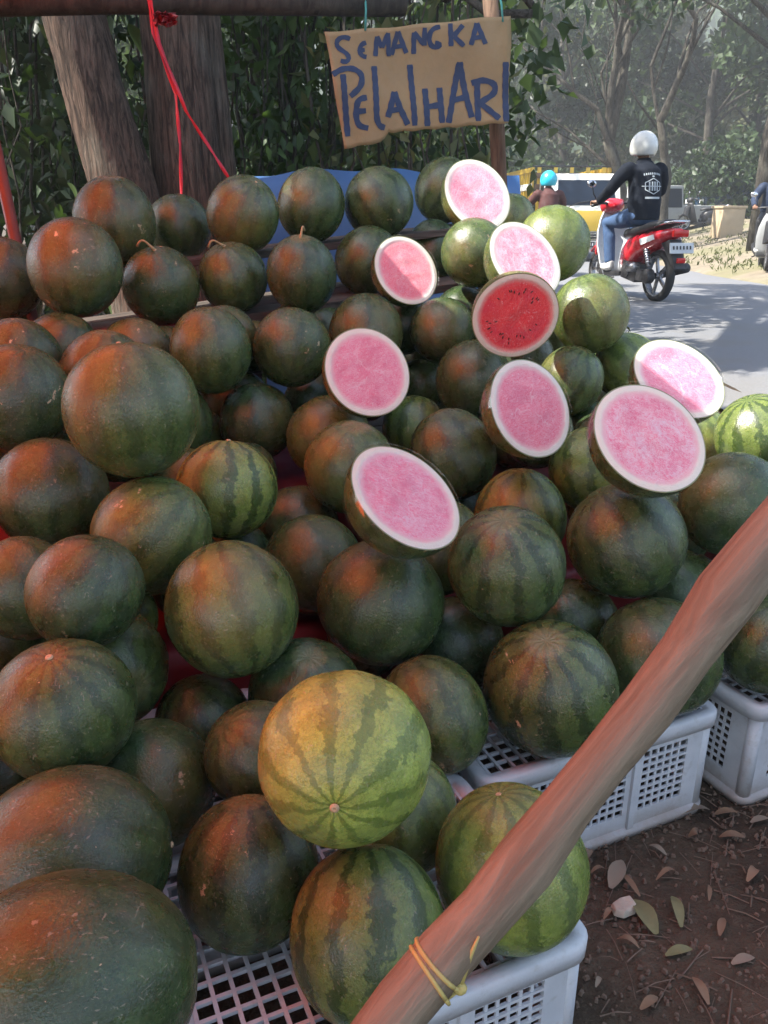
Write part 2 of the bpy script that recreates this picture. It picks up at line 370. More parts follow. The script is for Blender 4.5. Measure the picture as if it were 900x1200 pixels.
# ================================================================ setting
def build_ground():
    xs = sorted(set([-300, -120, -60, -30, -18, -12, -8, -6, -5, 30, 40, 60, 120, 300] + [round(-4 + .2 * i, 3) for i in range(0, 70)] + list(range(10, 28))))
    ys = sorted(set([-200, -80, -30, -15, -8, -4, -2, -1, 50, 60, 80, 120, 200, 400] + [round(-.5 + .2 * i, 3) for i in range(0, 50)] + list(range(10, 46))))
    V = []; Fc = []
    r_ = random.Random(3)
    for y in ys:
        for x in xs:
            z = ter(x, y)
            if xl(y) + .05 < x < xr(y) - .05: z -= .06
            if -1 < x < 3 and -1 < y < 4: z += r_.uniform(-.008, .008)
            V.append((x, y, z))
    n = len(xs)
    for j in range(len(ys) - 1):
        for i in range(n - 1):
            a = j * n + i; Fc.append((a, a + 1, a + n + 1, a + n))
    me = raw_mesh('ground', np.array(V), np.array(Fc), SOIL, True)
    props(link(bpy.data.objects.new('ground', me)), kind='structure')
    m = MB(); Y = [-60, -20, -5] + [i * 1.0 for i in range(0, 60)] + [70, 90, 130]
    vs = []; fs = []; K = 8
    for y in Y:
        for k in range(K + 1):
            u = k / K; x = xl(y) - .12 + (xr(y) - xl(y) + .2) * u
            x += (.06 * math.sin(y * 3.1) + .05 * math.sin(y * 7.7 + k)) if k in (0, K) else 0
            vs.append((x, y, road_z(y) + .008 + .02 * (1 - (2 * u - 1) ** 2) - (.03 if k in (0, K) else 0)))
    for j in range(len(Y) - 1):
        for k in range(K): a = j * (K + 1) + k; fs.append((a, a + 1, a + K + 2, a + K + 1))
    props(m.add(vs, fs).build('road', ASPH, smooth=True), kind='structure')
build_ground()

# ================================================================ the stand of boards and the crates
def build_stand():
    stand = empty('display_stand', st(.75, 2.2), TH, label='stepped wooden display stand carrying the tiers of watermelons', cat='stand')
    O = Vector((.75, 2.2, 0))
    def bx(name, s0, s1, t0, t1, z0, z1, zs=0.0, mat=PLANK):
        m = MB(); P = []
        for zz in (z0, z1):
            for t in (t0, t1):
                for s in (s0, s1): P.append((s - O.x, t - O.y, zz + zs * s))
        m.hull8(P).build(name, mat, stand, bevel=.004)
    for k in range(3): bx('board', -.55, 2.05, 1.485 + k * .105, 1.58 + k * .105, .33, .354)
    for k in range(6): bx('board', -.55, 2.05, 1.81 + k * .185, 1.985 + k * .185, .468, .494)
    for k in range(3): bx('board', -.40, 1.66, 2.475 + k * .165, 2.63 + k * .165, .822, .848, .095)
    for k in range(2): bx('board', -.20 + .95 * k, 1.72, 2.65 + k * .155, 2.79 + k * .155, .995, 1.019, .09)
    for s in (-.5, .75, 2.0):
        bx('leg', s - .03, s + .03, 1.50, 1.56, -.02, .329); bx('leg', s - .03, s + .03, 1.83, 1.89, -.02, .467)
        bx('leg', s - .03, s + .03, 2.80, 2.86, -.02, .467)
    for s in (-.35, .7, 1.62):
        bx('leg', s - .025, s + .025, 2.64, 2.69, .4945, .821 + .095 * s - .002); bx('leg', s - .025, s + .025, 2.84, 2.89, .4945, .819 + .095 * s)
    for s in (-.15, .7, 1.62):
        bx('leg', s - .025, s + .025, 2.70, 2.75, .849 + .0975 * s, 0.992 + .09 * s)
    # red plastic sheet over the steps
    prof = [(1.478, .12), (1.479, .357), (1.79, .357), (1.803, .36), (1.804, .497), (2.30, .497), (2.44, .499)]
    P2 = []
    for (t0, z0), (t1, z1) in zip(prof, prof[1:]):
        for k in range(6): P2.append((t0 + (t1 - t0) * k / 6, z0 + (z1 - z0) * k / 6))
    P2.append(prof[-1]); vs = []; fs = []; n = 61
    for (t, z) in P2:
        for i in range(n):
            s = -.6 + 2.7 * i / (n - 1); vs.append(st(s, t - abs(.01 * math.sin(s * 31) + .008 * math.sin(s * 13)) * (z < .33), z + .0006 * math.sin(s * 40 + t * 9)))
    for j in range(len(P2) - 1):
        for i in range(n - 1): a = j * n + i; fs.append((a, a + 1, a + n + 1, a + n))
    props(MB().add(vs, fs).build('plastic_sheet', REDCLOTH, smooth=True), 'red plastic sheet laid over the steps under the melons', 'sheet')
    # red cloth hanging from the upper shelf
    vs = []; fs = []; n = 61
    for j, (t, z) in enumerate([(2.60, .8505), (2.53, .8505), (2.474, .8508), (2.471, .845), (2.471, .80), (2.474, .74), (2.472, .68)]):
        for i in range(n):
            s = -.38 + 1.0 * i / (n - 1); vs.append(st(s, t - (.006 + .006 * math.sin(s * 45)) * max(0, j - 3) / 3, z + .095 * s))
    for j in range(6):
        for i in range(n - 1): a = j * n + i; fs.append((a, a + 1, a + n + 1, a + n))
    props(MB().add(vs, fs).build('shelf_cloth', REDCLOTH, smooth=True), 'red cloth hanging over the edge of the upper shelf', 'cloth')
build_stand()

CW, CD, CH = .565, .405, .252
def crate_meshes():
    d = {}
    hw, hd = CW / 2, CD / 2
    def rrect(hx, hy, r_, n=5):
        P = []
        for (sx, sy, a0) in ((1, 1, 0), (-1, 1, 90), (-1, -1, 180), (1, -1, 270)):
            for k in range(n + 1):
                a = R(a0 + 90 * k / n); P.append((sx * (hx - r_) + r_ * math.cos(a), sy * (hy - r_) + r_ * math.sin(a)))
        return P
    def band(prof):
        """list of (inset, z): sweeps a closed rounded rectangle"""
        m = MB(); rows = [rrect(hw - i, hd - i, max(.004, .035 - i)) for i, z in prof]; n = len(rows[0]); vs = []; fs = []
        for row, (i, z) in zip(rows, prof): vs += [(x, y, z) for x, y in row]
        for j in range(len(prof)):
            for k in range(n): jj = (j + 1) % len(prof); fs.append((j * n + k, j * n + (k + 1) % n, jj * n + (k + 1) % n, jj * n + k))
        return m.add(vs, fs)
    d['rim'] = band([(0, CH - .034), (-.001, CH - .006), (.004, CH), (.022, CH - .001), (.030, CH - .012), (.030, CH - .02), (.010, CH - .022), (.010, CH - .034)]).mesh('rim', True)
    d['foot_rim'] = band([(.004, 0), (.002, .018), (.022, .024), (.030, .020), (.030, 0)]).mesh('foot_rim', True)
    g = MB(); p = .026; nx = int((CW - .06) / p); ny = int((CD - .06) / p)
    for i in range(nx + 1): x = -(CW - .06) / 2 + (CW - .06) * i / nx; g.box((x, 0, CH - .010), (.0055, CD - .054, .006))
    for j in range(ny + 1): y = -(CD - .06) / 2 + (CD - .06) * j / ny; g.box((0, y, CH - .012), (CW - .054, .0055, .006))
    d['top_grille'] = g.mesh('top_grille')
    def panel(L, nwin):
        """wall along x at y=0, z from 0.02 to CH-.03: solid frame with latticed windows"""
        m = MB(); z0, z1 = .018, CH - .03; th = .006
        pad = .05; ww = (L - 2 * pad - (nwin - 1) * .04) / nwin; a = -L / 2 + pad; wins = [(a + k * (ww + .04), a + k * (ww + .04) + ww) for k in range(nwin)]
        wz0, wz1 = .055, CH - .055
        m.box((0, 0, (z0 + wz0) / 2), (L, th, wz0 - z0)); m.box((0, 0, (z1 + wz1) / 2), (L, th, z1 - wz1))
        e = [-L / 2] + [q for w_ in wins for q in w_] + [L / 2]
        for k in range(0, len(e), 2): m.box(((e[k] + e[k + 1]) / 2, 0, (wz0 + wz1) / 2), (e[k + 1] - e[k], th, wz1 - wz0))
        for k in range(1, len(wins)): m.box((wins[k][0] - .02, -.006, (z0 + z1) / 2), (.014, .008, z1 - z0 - .004))
        for (x0, x1) in wins:
            nn = max(3, round((x1 - x0) / .0185)); mm = 8
            for k in range(1, nn): m.box((x0 + (x1 - x0) * k / nn, .001, (wz0 + wz1) / 2), (.0052, .004, wz1 - wz0))
            for k in range(1, mm): m.box(((x0 + x1) / 2, -.0005, wz0 + (wz1 - wz0) * k / mm), (x1 - x0, .0045, .0052))
        return m.mesh('side_panel')
    d['long'] = panel(CW - .05, 3); d['short'] = panel(CD - .05, 2)
    c = MB()
    c.tube([(0, 0, .012), (0, 0, CH - .025)], .016, 10); d['corner_post'] = c.mesh('corner_post', True)
    for k, me in d.items(): me.materials.append(CRATE)
    return d
CM = crate_meshes()
def crate(s0, t0, label, dr=0.0, z=0.0):
    c = st(s0 + CW / 2, t0 + CD / 2, z)
    e = empty('plastic_crate', c, TH + dr, label=label, cat='crate', group='white plastic crates under the melons')
    for nm in ('rim', 'foot_rim', 'top_grille'): link(bpy.data.objects.new(nm, CM[nm]), e)
    for (kk, x, y, rz) in (('long', 0, -CD / 2 + .016, 0), ('long', 0, CD / 2 - .016, math.pi), ('short', -CW / 2 + .016, 0, -math.pi / 2), ('short', CW / 2 - .016, 0, math.pi / 2)):
        o = link(bpy.data.objects.new('side_panel', CM[kk]), e); o.location = (x, y, 0); o.rotation_euler = (0, 0, rz)
    for sx in (-1, 1):
        for sy in (-1, 1):
            o = link(bpy.data.objects.new('corner_post', CM['corner_post']), e); o.location = (sx * (CW / 2 - .026), sy * (CD / 2 - .026), 0)
crate(.05, .648, 'white perforated crate under the two big striped melons, behind the tied end of the pole')
crate(.635, .99, 'white perforated crate behind the leaning pole, under the dark melon with pale navel')
crate(1.257, .967, 'white perforated crate past the leaning pole, at the end of the crate row', R(2))
crate(-.53, .648, 'white perforated crate buried under the largest shaded melons at the end of the pile')
crate(.05, 1.066, 'white perforated crate hidden behind the front crate under the pile')
crate(-.53, 1.066, 'white perforated crate hidden at the shaded rear corner under the pile')

# ================================================================ watermelons
MEL="""A1 -0.816 2.592 1.173 0.125; A2 -0.679 2.820 1.154 .108; A3 -0.438 2.662 1.195 0.113; A4 -0.241 2.848 1.223 0.118; A5 -0.018 2.954 1.232 0.120; 
A6 0.224 3.198 1.277 0.115; A7 0.467 3.160 1.175 0.095; B0 -1.097 2.395 1.023 0.120; B1 -0.821 2.234 1.063 0.125; B2 -0.655 2.447 0.999 0.113; 
B3 -0.460 2.545 1.014 0.107; B4 -0.240 2.442 1.032 0.108; B5 -0.051 2.800 1.049 0.115; B6 0.180 3.079 1.073 0.103; B7 0.272 2.537 1.088 0.103; 
B8 0.517 2.580 1.111 0.112; B9 0.601 2.394 0.924 0.112; C0 0.754 2.493 0.753 0.103; C1 0.539 2.315 0.743 0.099; C2 0.172 2.416 0.874 0.098; 
C3 0.250 2.617 0.887 0.099; C4 0.064 2.568 0.869 0.092; C5 -0.052 2.372 0.870 0.113; C6 0.118 2.563 0.679 0.086; C7 0.254 2.267 0.757 0.111; 
D1 0.089 2.326 0.600 0.099; D2 0.174 1.949 0.631 0.112; D3 -0.081 1.830 0.632 0.112; D4 -0.146 2.052 0.648 0.112; D5 0.122 1.626 0.513 0.103; 
D6 0.317 1.757 0.529 0.112; D7 0.510 1.896 0.607 0.103; D8 0.942 2.354 0.558 0.103; D9 0.999 2.086 0.643 0.112; E0 0.780 1.693 0.587 0.120; 
E1 0.505 1.549 0.560 0.126; E2 0.237 1.417 0.560 0.117; E3 -0.005 1.396 0.496 0.124; E4 -0.262 1.237 0.563 0.116; E5 0.699 1.685 0.368 0.103; 
E6 0.418 1.578 0.349 0.100; F1 0.544 1.400 0.370 0.121; F2 0.806 1.485 0.354 0.105; F3 0.308 1.281 0.376 0.127; F4 0.089 1.232 0.351 0.102; 
F5 -0.142 1.245 0.380 0.107; F6 0.152 1.481 0.352 0.103; G1 -0.050 0.846 0.555 0.108; G2 0.028 0.993 0.338 0.089; G3 0.175 0.867 0.357 0.109; 
G4 -0.020 0.761 0.352 0.102; G5 -0.187 0.867 0.347 0.100; G6 -0.195 1.037 0.413 0.085; G7 -0.328 1.231 0.337 0.088; G8 -0.367 1.048 0.349 0.101; 
G9 -0.469 1.003 0.519 0.105; G10 -0.408 0.823 0.415 0.115; G11 -0.334 0.607 0.447 0.118; L1 -0.490 1.237 0.446 0.110; L2 -0.536 1.425 0.445 0.087; 
L3 -0.719 1.346 0.456 0.097; L4 -0.623 1.262 0.590 0.091; L5 -0.446 1.432 0.620 0.114; L6 -0.691 1.576 0.650 0.119; L7 -0.343 1.663 0.635 0.112; 
L8 -0.472 1.478 0.853 0.125; L9 -0.807 1.745 0.819 0.117; L10 -0.883 1.949 0.859 0.107; L11 -0.859 2.153 0.854 0.102; L12 -0.667 1.923 0.828 0.112; 
L13 -0.652 2.129 0.848 0.099; L14 -0.622 2.318 0.799 0.102; L15 -0.441 2.059 0.872 0.107; L16 -0.250 2.198 0.857 0.109; L17 -0.435 2.251 0.875 0.087; 
L18 -0.276 2.508 0.857 0.086; L19 -0.386 2.396 0.832 0.075; L20 -0.189 2.653 0.832 0.088; L21 -0.347 2.142 0.666 0.107; L22 -0.533 2.188 0.598 0.095; 
L23 -0.210 2.369 0.665 0.095; L24 -0.213 1.872 0.467 0.103; L25 -0.154 1.595 0.486 0.112; L26 -0.478 1.162 0.630 0.092"""
HALF="""H1 0.285 2.627 1.253 0.114 0.376 -0.805 0.460; H2 0.065 2.449 1.043 0.105 0.453 -0.771 0.448; H3 0.371 2.205 1.086 0.112 0.424 -0.713 0.559; 
H4 0.327 2.043 0.959 0.110 0.069 -0.963 -0.259; H5 0.667 1.807 0.851 0.112 0.218 -0.627 0.748; H6 -0.039 1.946 0.839 0.112 0.394 -0.790 0.469; 
H7 0.316 1.698 0.807 0.110 0.494 -0.730 0.471; H8 0.040 1.326 0.736 0.112 0.503 -0.414 0.759; H9 0.502 1.470 0.804 0.116 0.224 -0.695 0.683"""
FILL="""0.334 3.275 1.103 0.096; -1.163 2.579 0.940 0.093; 0.376 2.478 0.931 0.095; 0.409 2.712 0.980 0.105; 0.894 2.559 0.614 0.106; 0.424 2.444 0.621 0.114; 
0.166 2.735 0.754 0.099; -0.063 2.544 0.722 0.105; -0.059 2.188 0.784 0.092; 0.274 2.644 0.611 0.103; 0.205 2.182 0.585 0.088; 0.066 1.875 0.460 0.105; 
-0.159 2.229 0.581 0.079; 0.251 1.626 0.395 0.074; 0.360 1.941 0.455 0.092; 0.598 2.040 0.473 0.113; 1.121 2.418 0.467 0.109; 0.924 1.968 0.475 0.108; 
0.723 1.857 0.461 0.095; -0.508 0.958 0.338 0.070; -0.460 0.666 0.320 0.071; -0.580 1.683 0.477 0.114; -0.410 1.565 0.465 0.096; -0.791 1.830 0.611 0.110; 
-0.806 2.046 0.676 0.115; -0.602 1.764 0.715 0.094; -0.715 2.378 0.614 0.115; -0.538 2.021 0.696 0.098; -0.245 2.533 0.706 0.072; -0.445 2.365 0.662 0.108; 
-0.039 1.536 0.337 0.086; 0.663 1.960 0.698 0.080; 0.322 1.883 0.727 0.077; -0.051 2.324 0.695 0.071; 1.066 1.666 0.334 0.084; -0.748 0.978 0.337 0.087; 
-1.231 1.929 0.594 0.094; -1.102 1.814 0.580 0.080; -0.999 2.067 0.586 0.086; -0.857 1.532 0.447 0.087; 0.452 2.602 0.759 0.097; -0.471 1.827 0.590 0.090; 
0.375 2.240 0.584 0.084; 0.991 1.828 0.343 0.093; -0.932 1.551 0.599 0.084; -0.651 0.652 0.341 0.091; -0.821 1.155 0.462 0.097; 0.817 2.272 0.443 0.083; 
0.743 2.710 0.590 0.090; -0.691 1.025 0.491 0.083; -0.948 1.274 0.525 0.088; -0.681 0.844 0.426 0.086; -1.142 1.762 0.725 0.078; 1.101 1.971 0.371 0.089; 
0.629 2.368 0.585 0.085; -1.068 1.611 0.696 0.093; -1.165 1.980 0.769 0.100; 0.584 2.610 0.586 0.086; 1.137 1.804 0.476 0.105; 0.641 2.749 0.751 0.104; 
-1.020 1.867 0.705 0.079; 0.203 2.055 0.445 0.085; 0.970 1.710 0.470 0.080; 0.412 2.081 0.648 0.091; 0.601 2.187 0.598 0.080; -0.348 1.736 0.444 0.084; 
-1.015 1.431 0.441 0.081; -0.622 1.117 0.330 0.080; 0.774 2.109 0.514 0.080; 1.228 1.721 0.329 0.079; -0.823 1.391 0.596 0.083; -0.348 1.955 0.578 0.078"""

def melon_mesh(k):
    r_ = random.Random(100 + k); n, m_ = 56, 36
    asp = [1.0, 1.03, .97, 1.05, 1.0, .985][k]; ph = [r_.uniform(0, 6.28) for _ in range(6)]
    prof = []; vs = []; fs = []
    for i in range(m_ + 1):
        th = math.pi * i / m_
        for j in range(n):
            q = 2 * math.pi * j / n
            rad = 1 + .010 * math.sin(2 * q + ph[0]) * math.sin(th) + .008 * math.sin(3 * q + ph[1]) * math.sin(th) ** 2 + .006 * math.sin(10 * q + ph[2]) * math.sin(th) ** 2
            rad *= 1 + .012 * math.sin(2 * th + ph[3]) - .030 * math.exp(-(th / .16) ** 2) - .022 * math.exp(-((math.pi - th) / .16) ** 2)
            rad *= .985
            vs.append((max(1e-4, math.sin(th)) * rad * math.cos(q) / math.sqrt(asp), max(1e-4, math.sin(th)) * rad * math.sin(q) / math.sqrt(asp), math.cos(th) * rad * asp))
    for i in range(m_):
        for j in range(n): fs.append((i * n + j, (i + 1) * n + j, (i + 1) * n + (j + 1) % n, i * n + (j + 1) % n))
    me = MB().add(vs, fs).mesh('watermelon', True, weld=True); me.materials.append(MELON); return me
MM = [melon_mesh(k) for k in range(6)]
scar_me = MB().lathe([(.001, .012), (.018, .014), (.030, .020), (.045, .017), (.062, .008), (.072, -.006)], 14).mesh('blossom_scar', True); scar_me.materials.append(CORK)
INFO = {}
def I(k, label, light=0.0, stripe=.5, pole=None, stem=None): INFO[k] = (label, light, stripe, pole, stem)
I('A1', 'dark back row watermelon in front of the leaning trunk that has no ribbon', .02)
I('A2', 'small dark back row watermelon before the trunk with the red ribbons', .05)
I('A3', 'back row watermelon between the ribboned trunk and the blue tarp', .10, .6, (300, 214))
I('A4', 'back row watermelon in front of the first corner of the blue tarp', .06)
I('A5', 'back row watermelon in front of the middle of the blue tarp, below the torn paper', .08, .7)
I('A6', 'dark watermelon directly behind the half melon beneath the sign', .10, .7)
I('A7', 'small pale green watermelon tucked low behind the half melon beneath the sign', .25)
I('B0', 'dark watermelon at the end of the shelf row beside the red stake', .02)
I('B1', 'large dark watermelon on the shelf next to the scarred melon with a stem', .03)
I('B2', 'dark watermelon with a curled stem and pale corky scars', .03, .3, (181, 292), 1)
I('B3', 'green watermelon with a long curled dry stem, between two other stemmed melons', .10, .5, (262, 287), 1)
I('B4', 'very dark watermelon with a short curled brown stem', .02, .4, (352, 279), 1)
I('B5', 'dark watermelon directly behind the small half with a red lower edge', .04)
I('B6', 'dark watermelon in the shade below the topmost half melon', .0)
I('B7', 'watermelon with a bright pale cap beneath the topmost half melon', .12, .4)
I('B8', 'large smooth grey-green watermelon in front of the yellow truck', .30, .25)
I('B9', 'tall grey-green watermelon with a bright shine beside the deep red half', .22, .55)
I('C0', 'olive striped watermelon behind the half nearest the road', .42, .6)
I('C1', 'green watermelon with a dry vine scrap below the tall shiny melon', .14, .7)
I('C2', 'dark purplish watermelon beside the deep red half, on its shaded side', .02, .4)
I('C3', 'small dark watermelon peeping out above the purplish one by the red half', .02)
I('C4', 'small brown-green watermelon in the gap below the small red-edged half', .03)
I('C5', 'round dark watermelon directly behind the cream-rimmed streaky half', .06)
I('C6', 'tiny grey watermelon wedged next to the cream-rimmed streaky half', .10, .3)
I('C7', 'dark reddish watermelon directly below the deep red half', .03, .4)
I('D1', 'yellowish striped watermelon partly behind the dark one in the centre of the pile', .45, .8)
I('D2', 'dark watermelon in the centre of the pile, between two tilted pink halves', .06, .6)
I('D3', 'olive watermelon leaning on the lowest half, behind its rind', .16, .4)
I('D4', 'olive watermelon below the cream-rimmed streaky half', .16, .4)
I('D5', 'small green watermelon hidden under the edge of the lowest half', .18)
I('D6', 'striped green watermelon with an orange-brown top between two large dark ones', .34, .8, (611, 553))
I('D7', 'orange-yellow striped watermelon under the big frosted half', .5, .8)
I('D8', 'pale green watermelon behind the big frosted half', .42, .6)
I('D9', 'striped green watermelon at the roadside end of the pile', .34, .9)
I('E0', 'dark scratched watermelon beside the big frosted half, above the leaning pole', .03, .4)
I('E1', 'large dark watermelon with pale scratches below the big frosted half', .08, .75)
I('E2', 'large dark striped watermelon with a reddish shoulder below the orange-topped melon', .12, .8)
I('E3', 'large dark watermelon with white scratches below the lowest half', .05, .45)
I('E4', 'large green watermelon with broad dull stripes and chalky bloom', .24, .75)
I('E5', 'dark watermelon in the gap above the leaning pole', .04)
I('E6', 'bluish watermelon deep in the gap behind the one with the pale navel', .05)
I('F1', 'dark brownish watermelon crossed by the leaning pole', .05, .5)
I('F2', 'dark watermelon on the last crate past the leaning pole', .08, .7)
I('F3', 'large dark green watermelon with a pale navel and a round scar', .14, .8, (640, 751))
I('F4', 'green watermelon with a reddish blotched top between the yellow-green one and the pale-navelled one', .18, .6, (480, 777))
I('F5', 'dark watermelon with a tan navel just behind the bright yellow-green one', .04, .5, (362, 771))
I('F6', 'very dark watermelon in shadow below the large striped one', .02)
I('G1', 'bright yellow-green striped watermelon on top of the front of the pile', .98, .62, (392, 947))
I('G2', 'green watermelon tucked under the bright yellow-green one', .32, .6)
I('G3', 'large green striped watermelon behind the leaning pole on the front crate', .56, .6, (584, 930))
I('G4', 'large green watermelon with long dark stripes and specks beside the tied pole end', .30, .9, (432, 992))
I('G5', 'dark watermelon with a reddish top beside the bright yellow-green one, over the grille', .06, .75, (288, 938))
I('G6', 'small reddish watermelon half behind the bright yellow-green one', .06, .5)
I('G7', 'small reddish striped watermelon in the hollow below the chalky one', .08, .7)
I('G8', 'grey-green watermelon in the hollow beneath the one with a tan navel at the pile end', .06, .3)
I('G9', 'large dark watermelon with a tan navel and stripes at the shaded end', .10, .6, (57, 768))
I('G10', 'broad dark watermelon lying above the darkest one on the shaded end crate', .04, .4)
I('G11', 'darkest and broadest watermelon on the shaded front corner of the pile', .02, .3)
I('L1', 'watermelon with chalky streaked top and green flank above the hollow', .16, .5, (160, 805))
I('L2', 'yellow-olive striped watermelon behind the chalky streaked one', .48, .7)
I('L3', 'small olive watermelon at the shaded edge of the middle tier', .16, .6)
I('L4', 'dark bluish watermelon with a tan speck at the shaded edge', .05, .4)
I('L5', 'olive-green watermelon with a thin tan scratch below the largest scarred one', .24, .5)
I('L6', 'large dark watermelon with two tan specks at the shaded edge', .05, .4)
I('L7', 'light green watermelon with crisp dark stripes in the middle tier', .60, .95, (268, 511))
I('L8', 'largest dark watermelon with pale flaking scar high on the middle tier', .14, .4)
I('L9', 'dark watermelon with a pale scar at the shaded end of the middle tier', .04, .4)
I('L10', 'dark watermelon behind the pale-scarred one at the shaded end', .03)
I('L11', 'small dark watermelon just below the shelf, under the largest shelf melon', .04)
I('L12', 'reddish watermelon directly behind the largest scarred one', .06)
I('L13', 'flat-looking reddish watermelon top under the shelf cloth', .05)
I('L14', 'small reddish watermelon between the shelf cloth and the plump reddish one', .04)
I('L15', 'plump dark watermelon with a reddish top in the row below the shelf', .10, .4)
I('L16', 'dark watermelon with one pale oval scar in the row below the shelf', .08, .5)
I('L17', 'small watermelon peeping over the plump reddish-topped one', .06)
I('L18', 'small watermelon peeping over the one with the pale oval scar', .05)
I('L19', 'tiny brown watermelon in the gap between the two below-shelf melons', .06)
I('L20', 'small brown watermelon tucked behind the cream-rimmed half and the oval-scarred melon', .05)
I('L21', 'dark watermelon with a red glow under the row below the shelf', .04, .5)
I('L22', 'small grey-green watermelon between the largest scarred and the crisp striped one', .16)
I('L23', 'reddish watermelon in shadow beside the cream-rimmed streaky half', .03)
I('L24', 'reddish watermelon partly hidden behind another beside the lowest half', .08)
I('L25', 'reddish-brown watermelon beside the rind of the lowest half', .08, .4)
I('L26', 'dark watermelon deep in the gap beside the olive scratched one', .03)
r5 = random.Random(11)
def add_melon(p, rad, label, light, stripe, pole, stem, group, key):
    k = r5.randrange(6); o = bpy.data.objects.new('watermelon', MM[k]); link(o)
    c = Vector(p)
    el = (r5.uniform(.975, 1.0), r5.uniform(.99, 1.055))
    if key in ('G10', 'G11'): pole = None; el = (1.0, 1.17)
    if pole:
        d = ray(*pole).normalized(); e0 = Vector((0, 0, CAMH)) - c; b_ = e0.dot(d); q = b_ * b_ - e0.dot(e0) + rad * rad
        tt = -b_ - math.sqrt(max(0, q)); ax = (Vector((0, 0, CAMH)) + d * tt - c).normalized()
    else:
        ax = Vector((r5.gauss(0, .40), .25 + r5.gauss(0, .35), 1.0)).normalized()
    if key in ('G10', 'G11'): ax = (AV - BV * .25).normalized()
    qn = ax.to_track_quat('Z', 'Y') @ Matrix.Rotation(r5.uniform(0, 6.28), 3, 'Z').to_quaternion()
    o.location = c; o.rotation_mode = 'QUATERNION'; o.rotation_quaternion = qn; o.scale = (rad * el[0], rad * el[0], rad * el[1])
    o['seed'] = r5.uniform(0, 50); o['light'] = float(light); o['stripe'] = float(stripe); o['scarred'] = 1.0 if 'scar' in label or 'flak' in label else r5.choice((0, 0, .35, .7))
    props(o, label, 'watermelon', group)
    if pole or (group != 'watermelons buried inside the pile' and len(key + label) % 4 == 0):
        s_ = link(bpy.data.objects.new('blossom_scar', scar_me), o); s_.location = (0, 0, .955)
        s_.scale = (.75, .75, 1) if pole else (.55, .55, .9)
    if stem:
        m = MB(); a = r5.uniform(0, 6.28); P = []
        for i in range(9):
            u = i / 8; P.append((math.cos(a) * .42 * u ** .8, math.sin(a) * .42 * u ** .8, .95 + .26 * math.sin(u * 2.6) - .05 * u))
        m.tube(P, [.05, .036, .030, .028, .028, .028, .030, .032, .036], 7).build('stem', STEM, o, smooth=True)
    return o
for ln in MEL.replace('\n', ' ').split(';'):
    q = ln.split(); lab, li, sv, po, stem = INFO[q[0]]; sv = min(1, sv * .95)
    add_melon(list(map(float, q[1:4])), float(q[4]), lab, li, sv, po, stem, 'whole watermelons heaped on the stall', q[0])
for ln in FILL.replace('\n', ' ').split(';'):
    q = list(map(float, ln.split()))
    add_melon(q[:3], q[3], 'dark watermelon buried in the pile under the others', r5.uniform(0, .15), .5, None, None, 'watermelons buried inside the pile', 'X')

HINFO = {'H1': ('halved watermelon with pink flesh and a white smear, topmost, beneath the paper sign', 0, .45),
 'H2': ('small halved watermelon with pink flesh turning red at its lower edge', .45, .25),
 'H3': ('tilted halved watermelon with white-dusted pink flesh just behind the deep red half', .15, .8),
 'H4': ('halved watermelon with deep red flesh and dark seeds', 1, 0),
 'H5': ('halved watermelon with even pink flesh, nearest the road', 0, .2),
 'H6': ('round cream-rimmed halved watermelon with streaky bright pink flesh', .12, .3),
 'H7': ('upright oval halved watermelon with smooth rose flesh below the deep red half', .3, .12),
 'H8': ('halved watermelon with pale pink flesh, the lowest of the halves', 0, .4),
 'H9': ('largest halved watermelon with frosted whitish pink flesh', .05, .85)}
def half_meshes():
    n, m_ = 64, 22; vs = []; fs = []
    for i in range(m_ + 1):
        th = math.pi / 2 * i / m_
        for j in range(n):
            q = 2 * math.pi * j / n; vs.append((math.cos(th) * math.cos(q), math.cos(th) * math.sin(q), -math.sin(th) * .93))
    for i in range(m_):
        for j in range(n): fs.append((i * n + j, i * n + (j + 1) % n, (i + 1) * n + (j + 1) % n, (i + 1) * n + j))
    rind = MB().add(vs, fs).mesh('rind', True, weld=True); rind.materials.append(MELON)
    nr = 40; vs = []; fs = []
    for i in range(nr + 1):
        r_ = .998 * i / nr
        for j in range(n):
            q = 2 * math.pi * j / n
            x, y = max(r_, 1e-4) * math.cos(q), max(r_, 1e-4) * math.sin(q)
            k = max(0, .82 - r_) ** .5
            z = (.007 * math.sin(x * 9 + 2 * math.sin(y * 5)) + .006 * math.sin(y * 13 + x * 4)) * k + .012 * math.exp(-((r_ - .9) / .06) ** 2)
            vs.append((x, y, z))
    for i in range(nr):
        for j in range(n): fs.append((i * n + j, (i + 1) * n + j, (i + 1) * n + (j + 1) % n, i * n + (j + 1) % n))
    fl = MB().add(vs, fs).mesh('flesh', True, weld=True); fl.materials.append(FLESH)
    r_ = random.Random(4); vs = []; fs = []; m2 = 16; n2 = 48
    for i in range(m2 + 1):
        th = math.pi / 2 * (i / m2) * .95 - .06
        for j in range(n2):
            q = 2 * math.pi * j / n2; rd = 1.012 + r_.uniform(0, .022)
            vs.append((math.cos(th) * math.cos(q) * rd, math.cos(th) * math.sin(q) * rd, -math.sin(th) * .95 * rd))
    for i in range(m2):
        for j in range(n2): fs.append((i * n2 + j, i * n2 + (j + 1) % n2, (i + 1) * n2 + (j + 1) % n2, (i + 1) * n2 + j))
    fi = MB().add(vs, fs).mesh('plastic_wrap', False); fi.materials.append(FILM)
    return rind, fl, fi
RIND, FLE, WRAP = half_meshes()
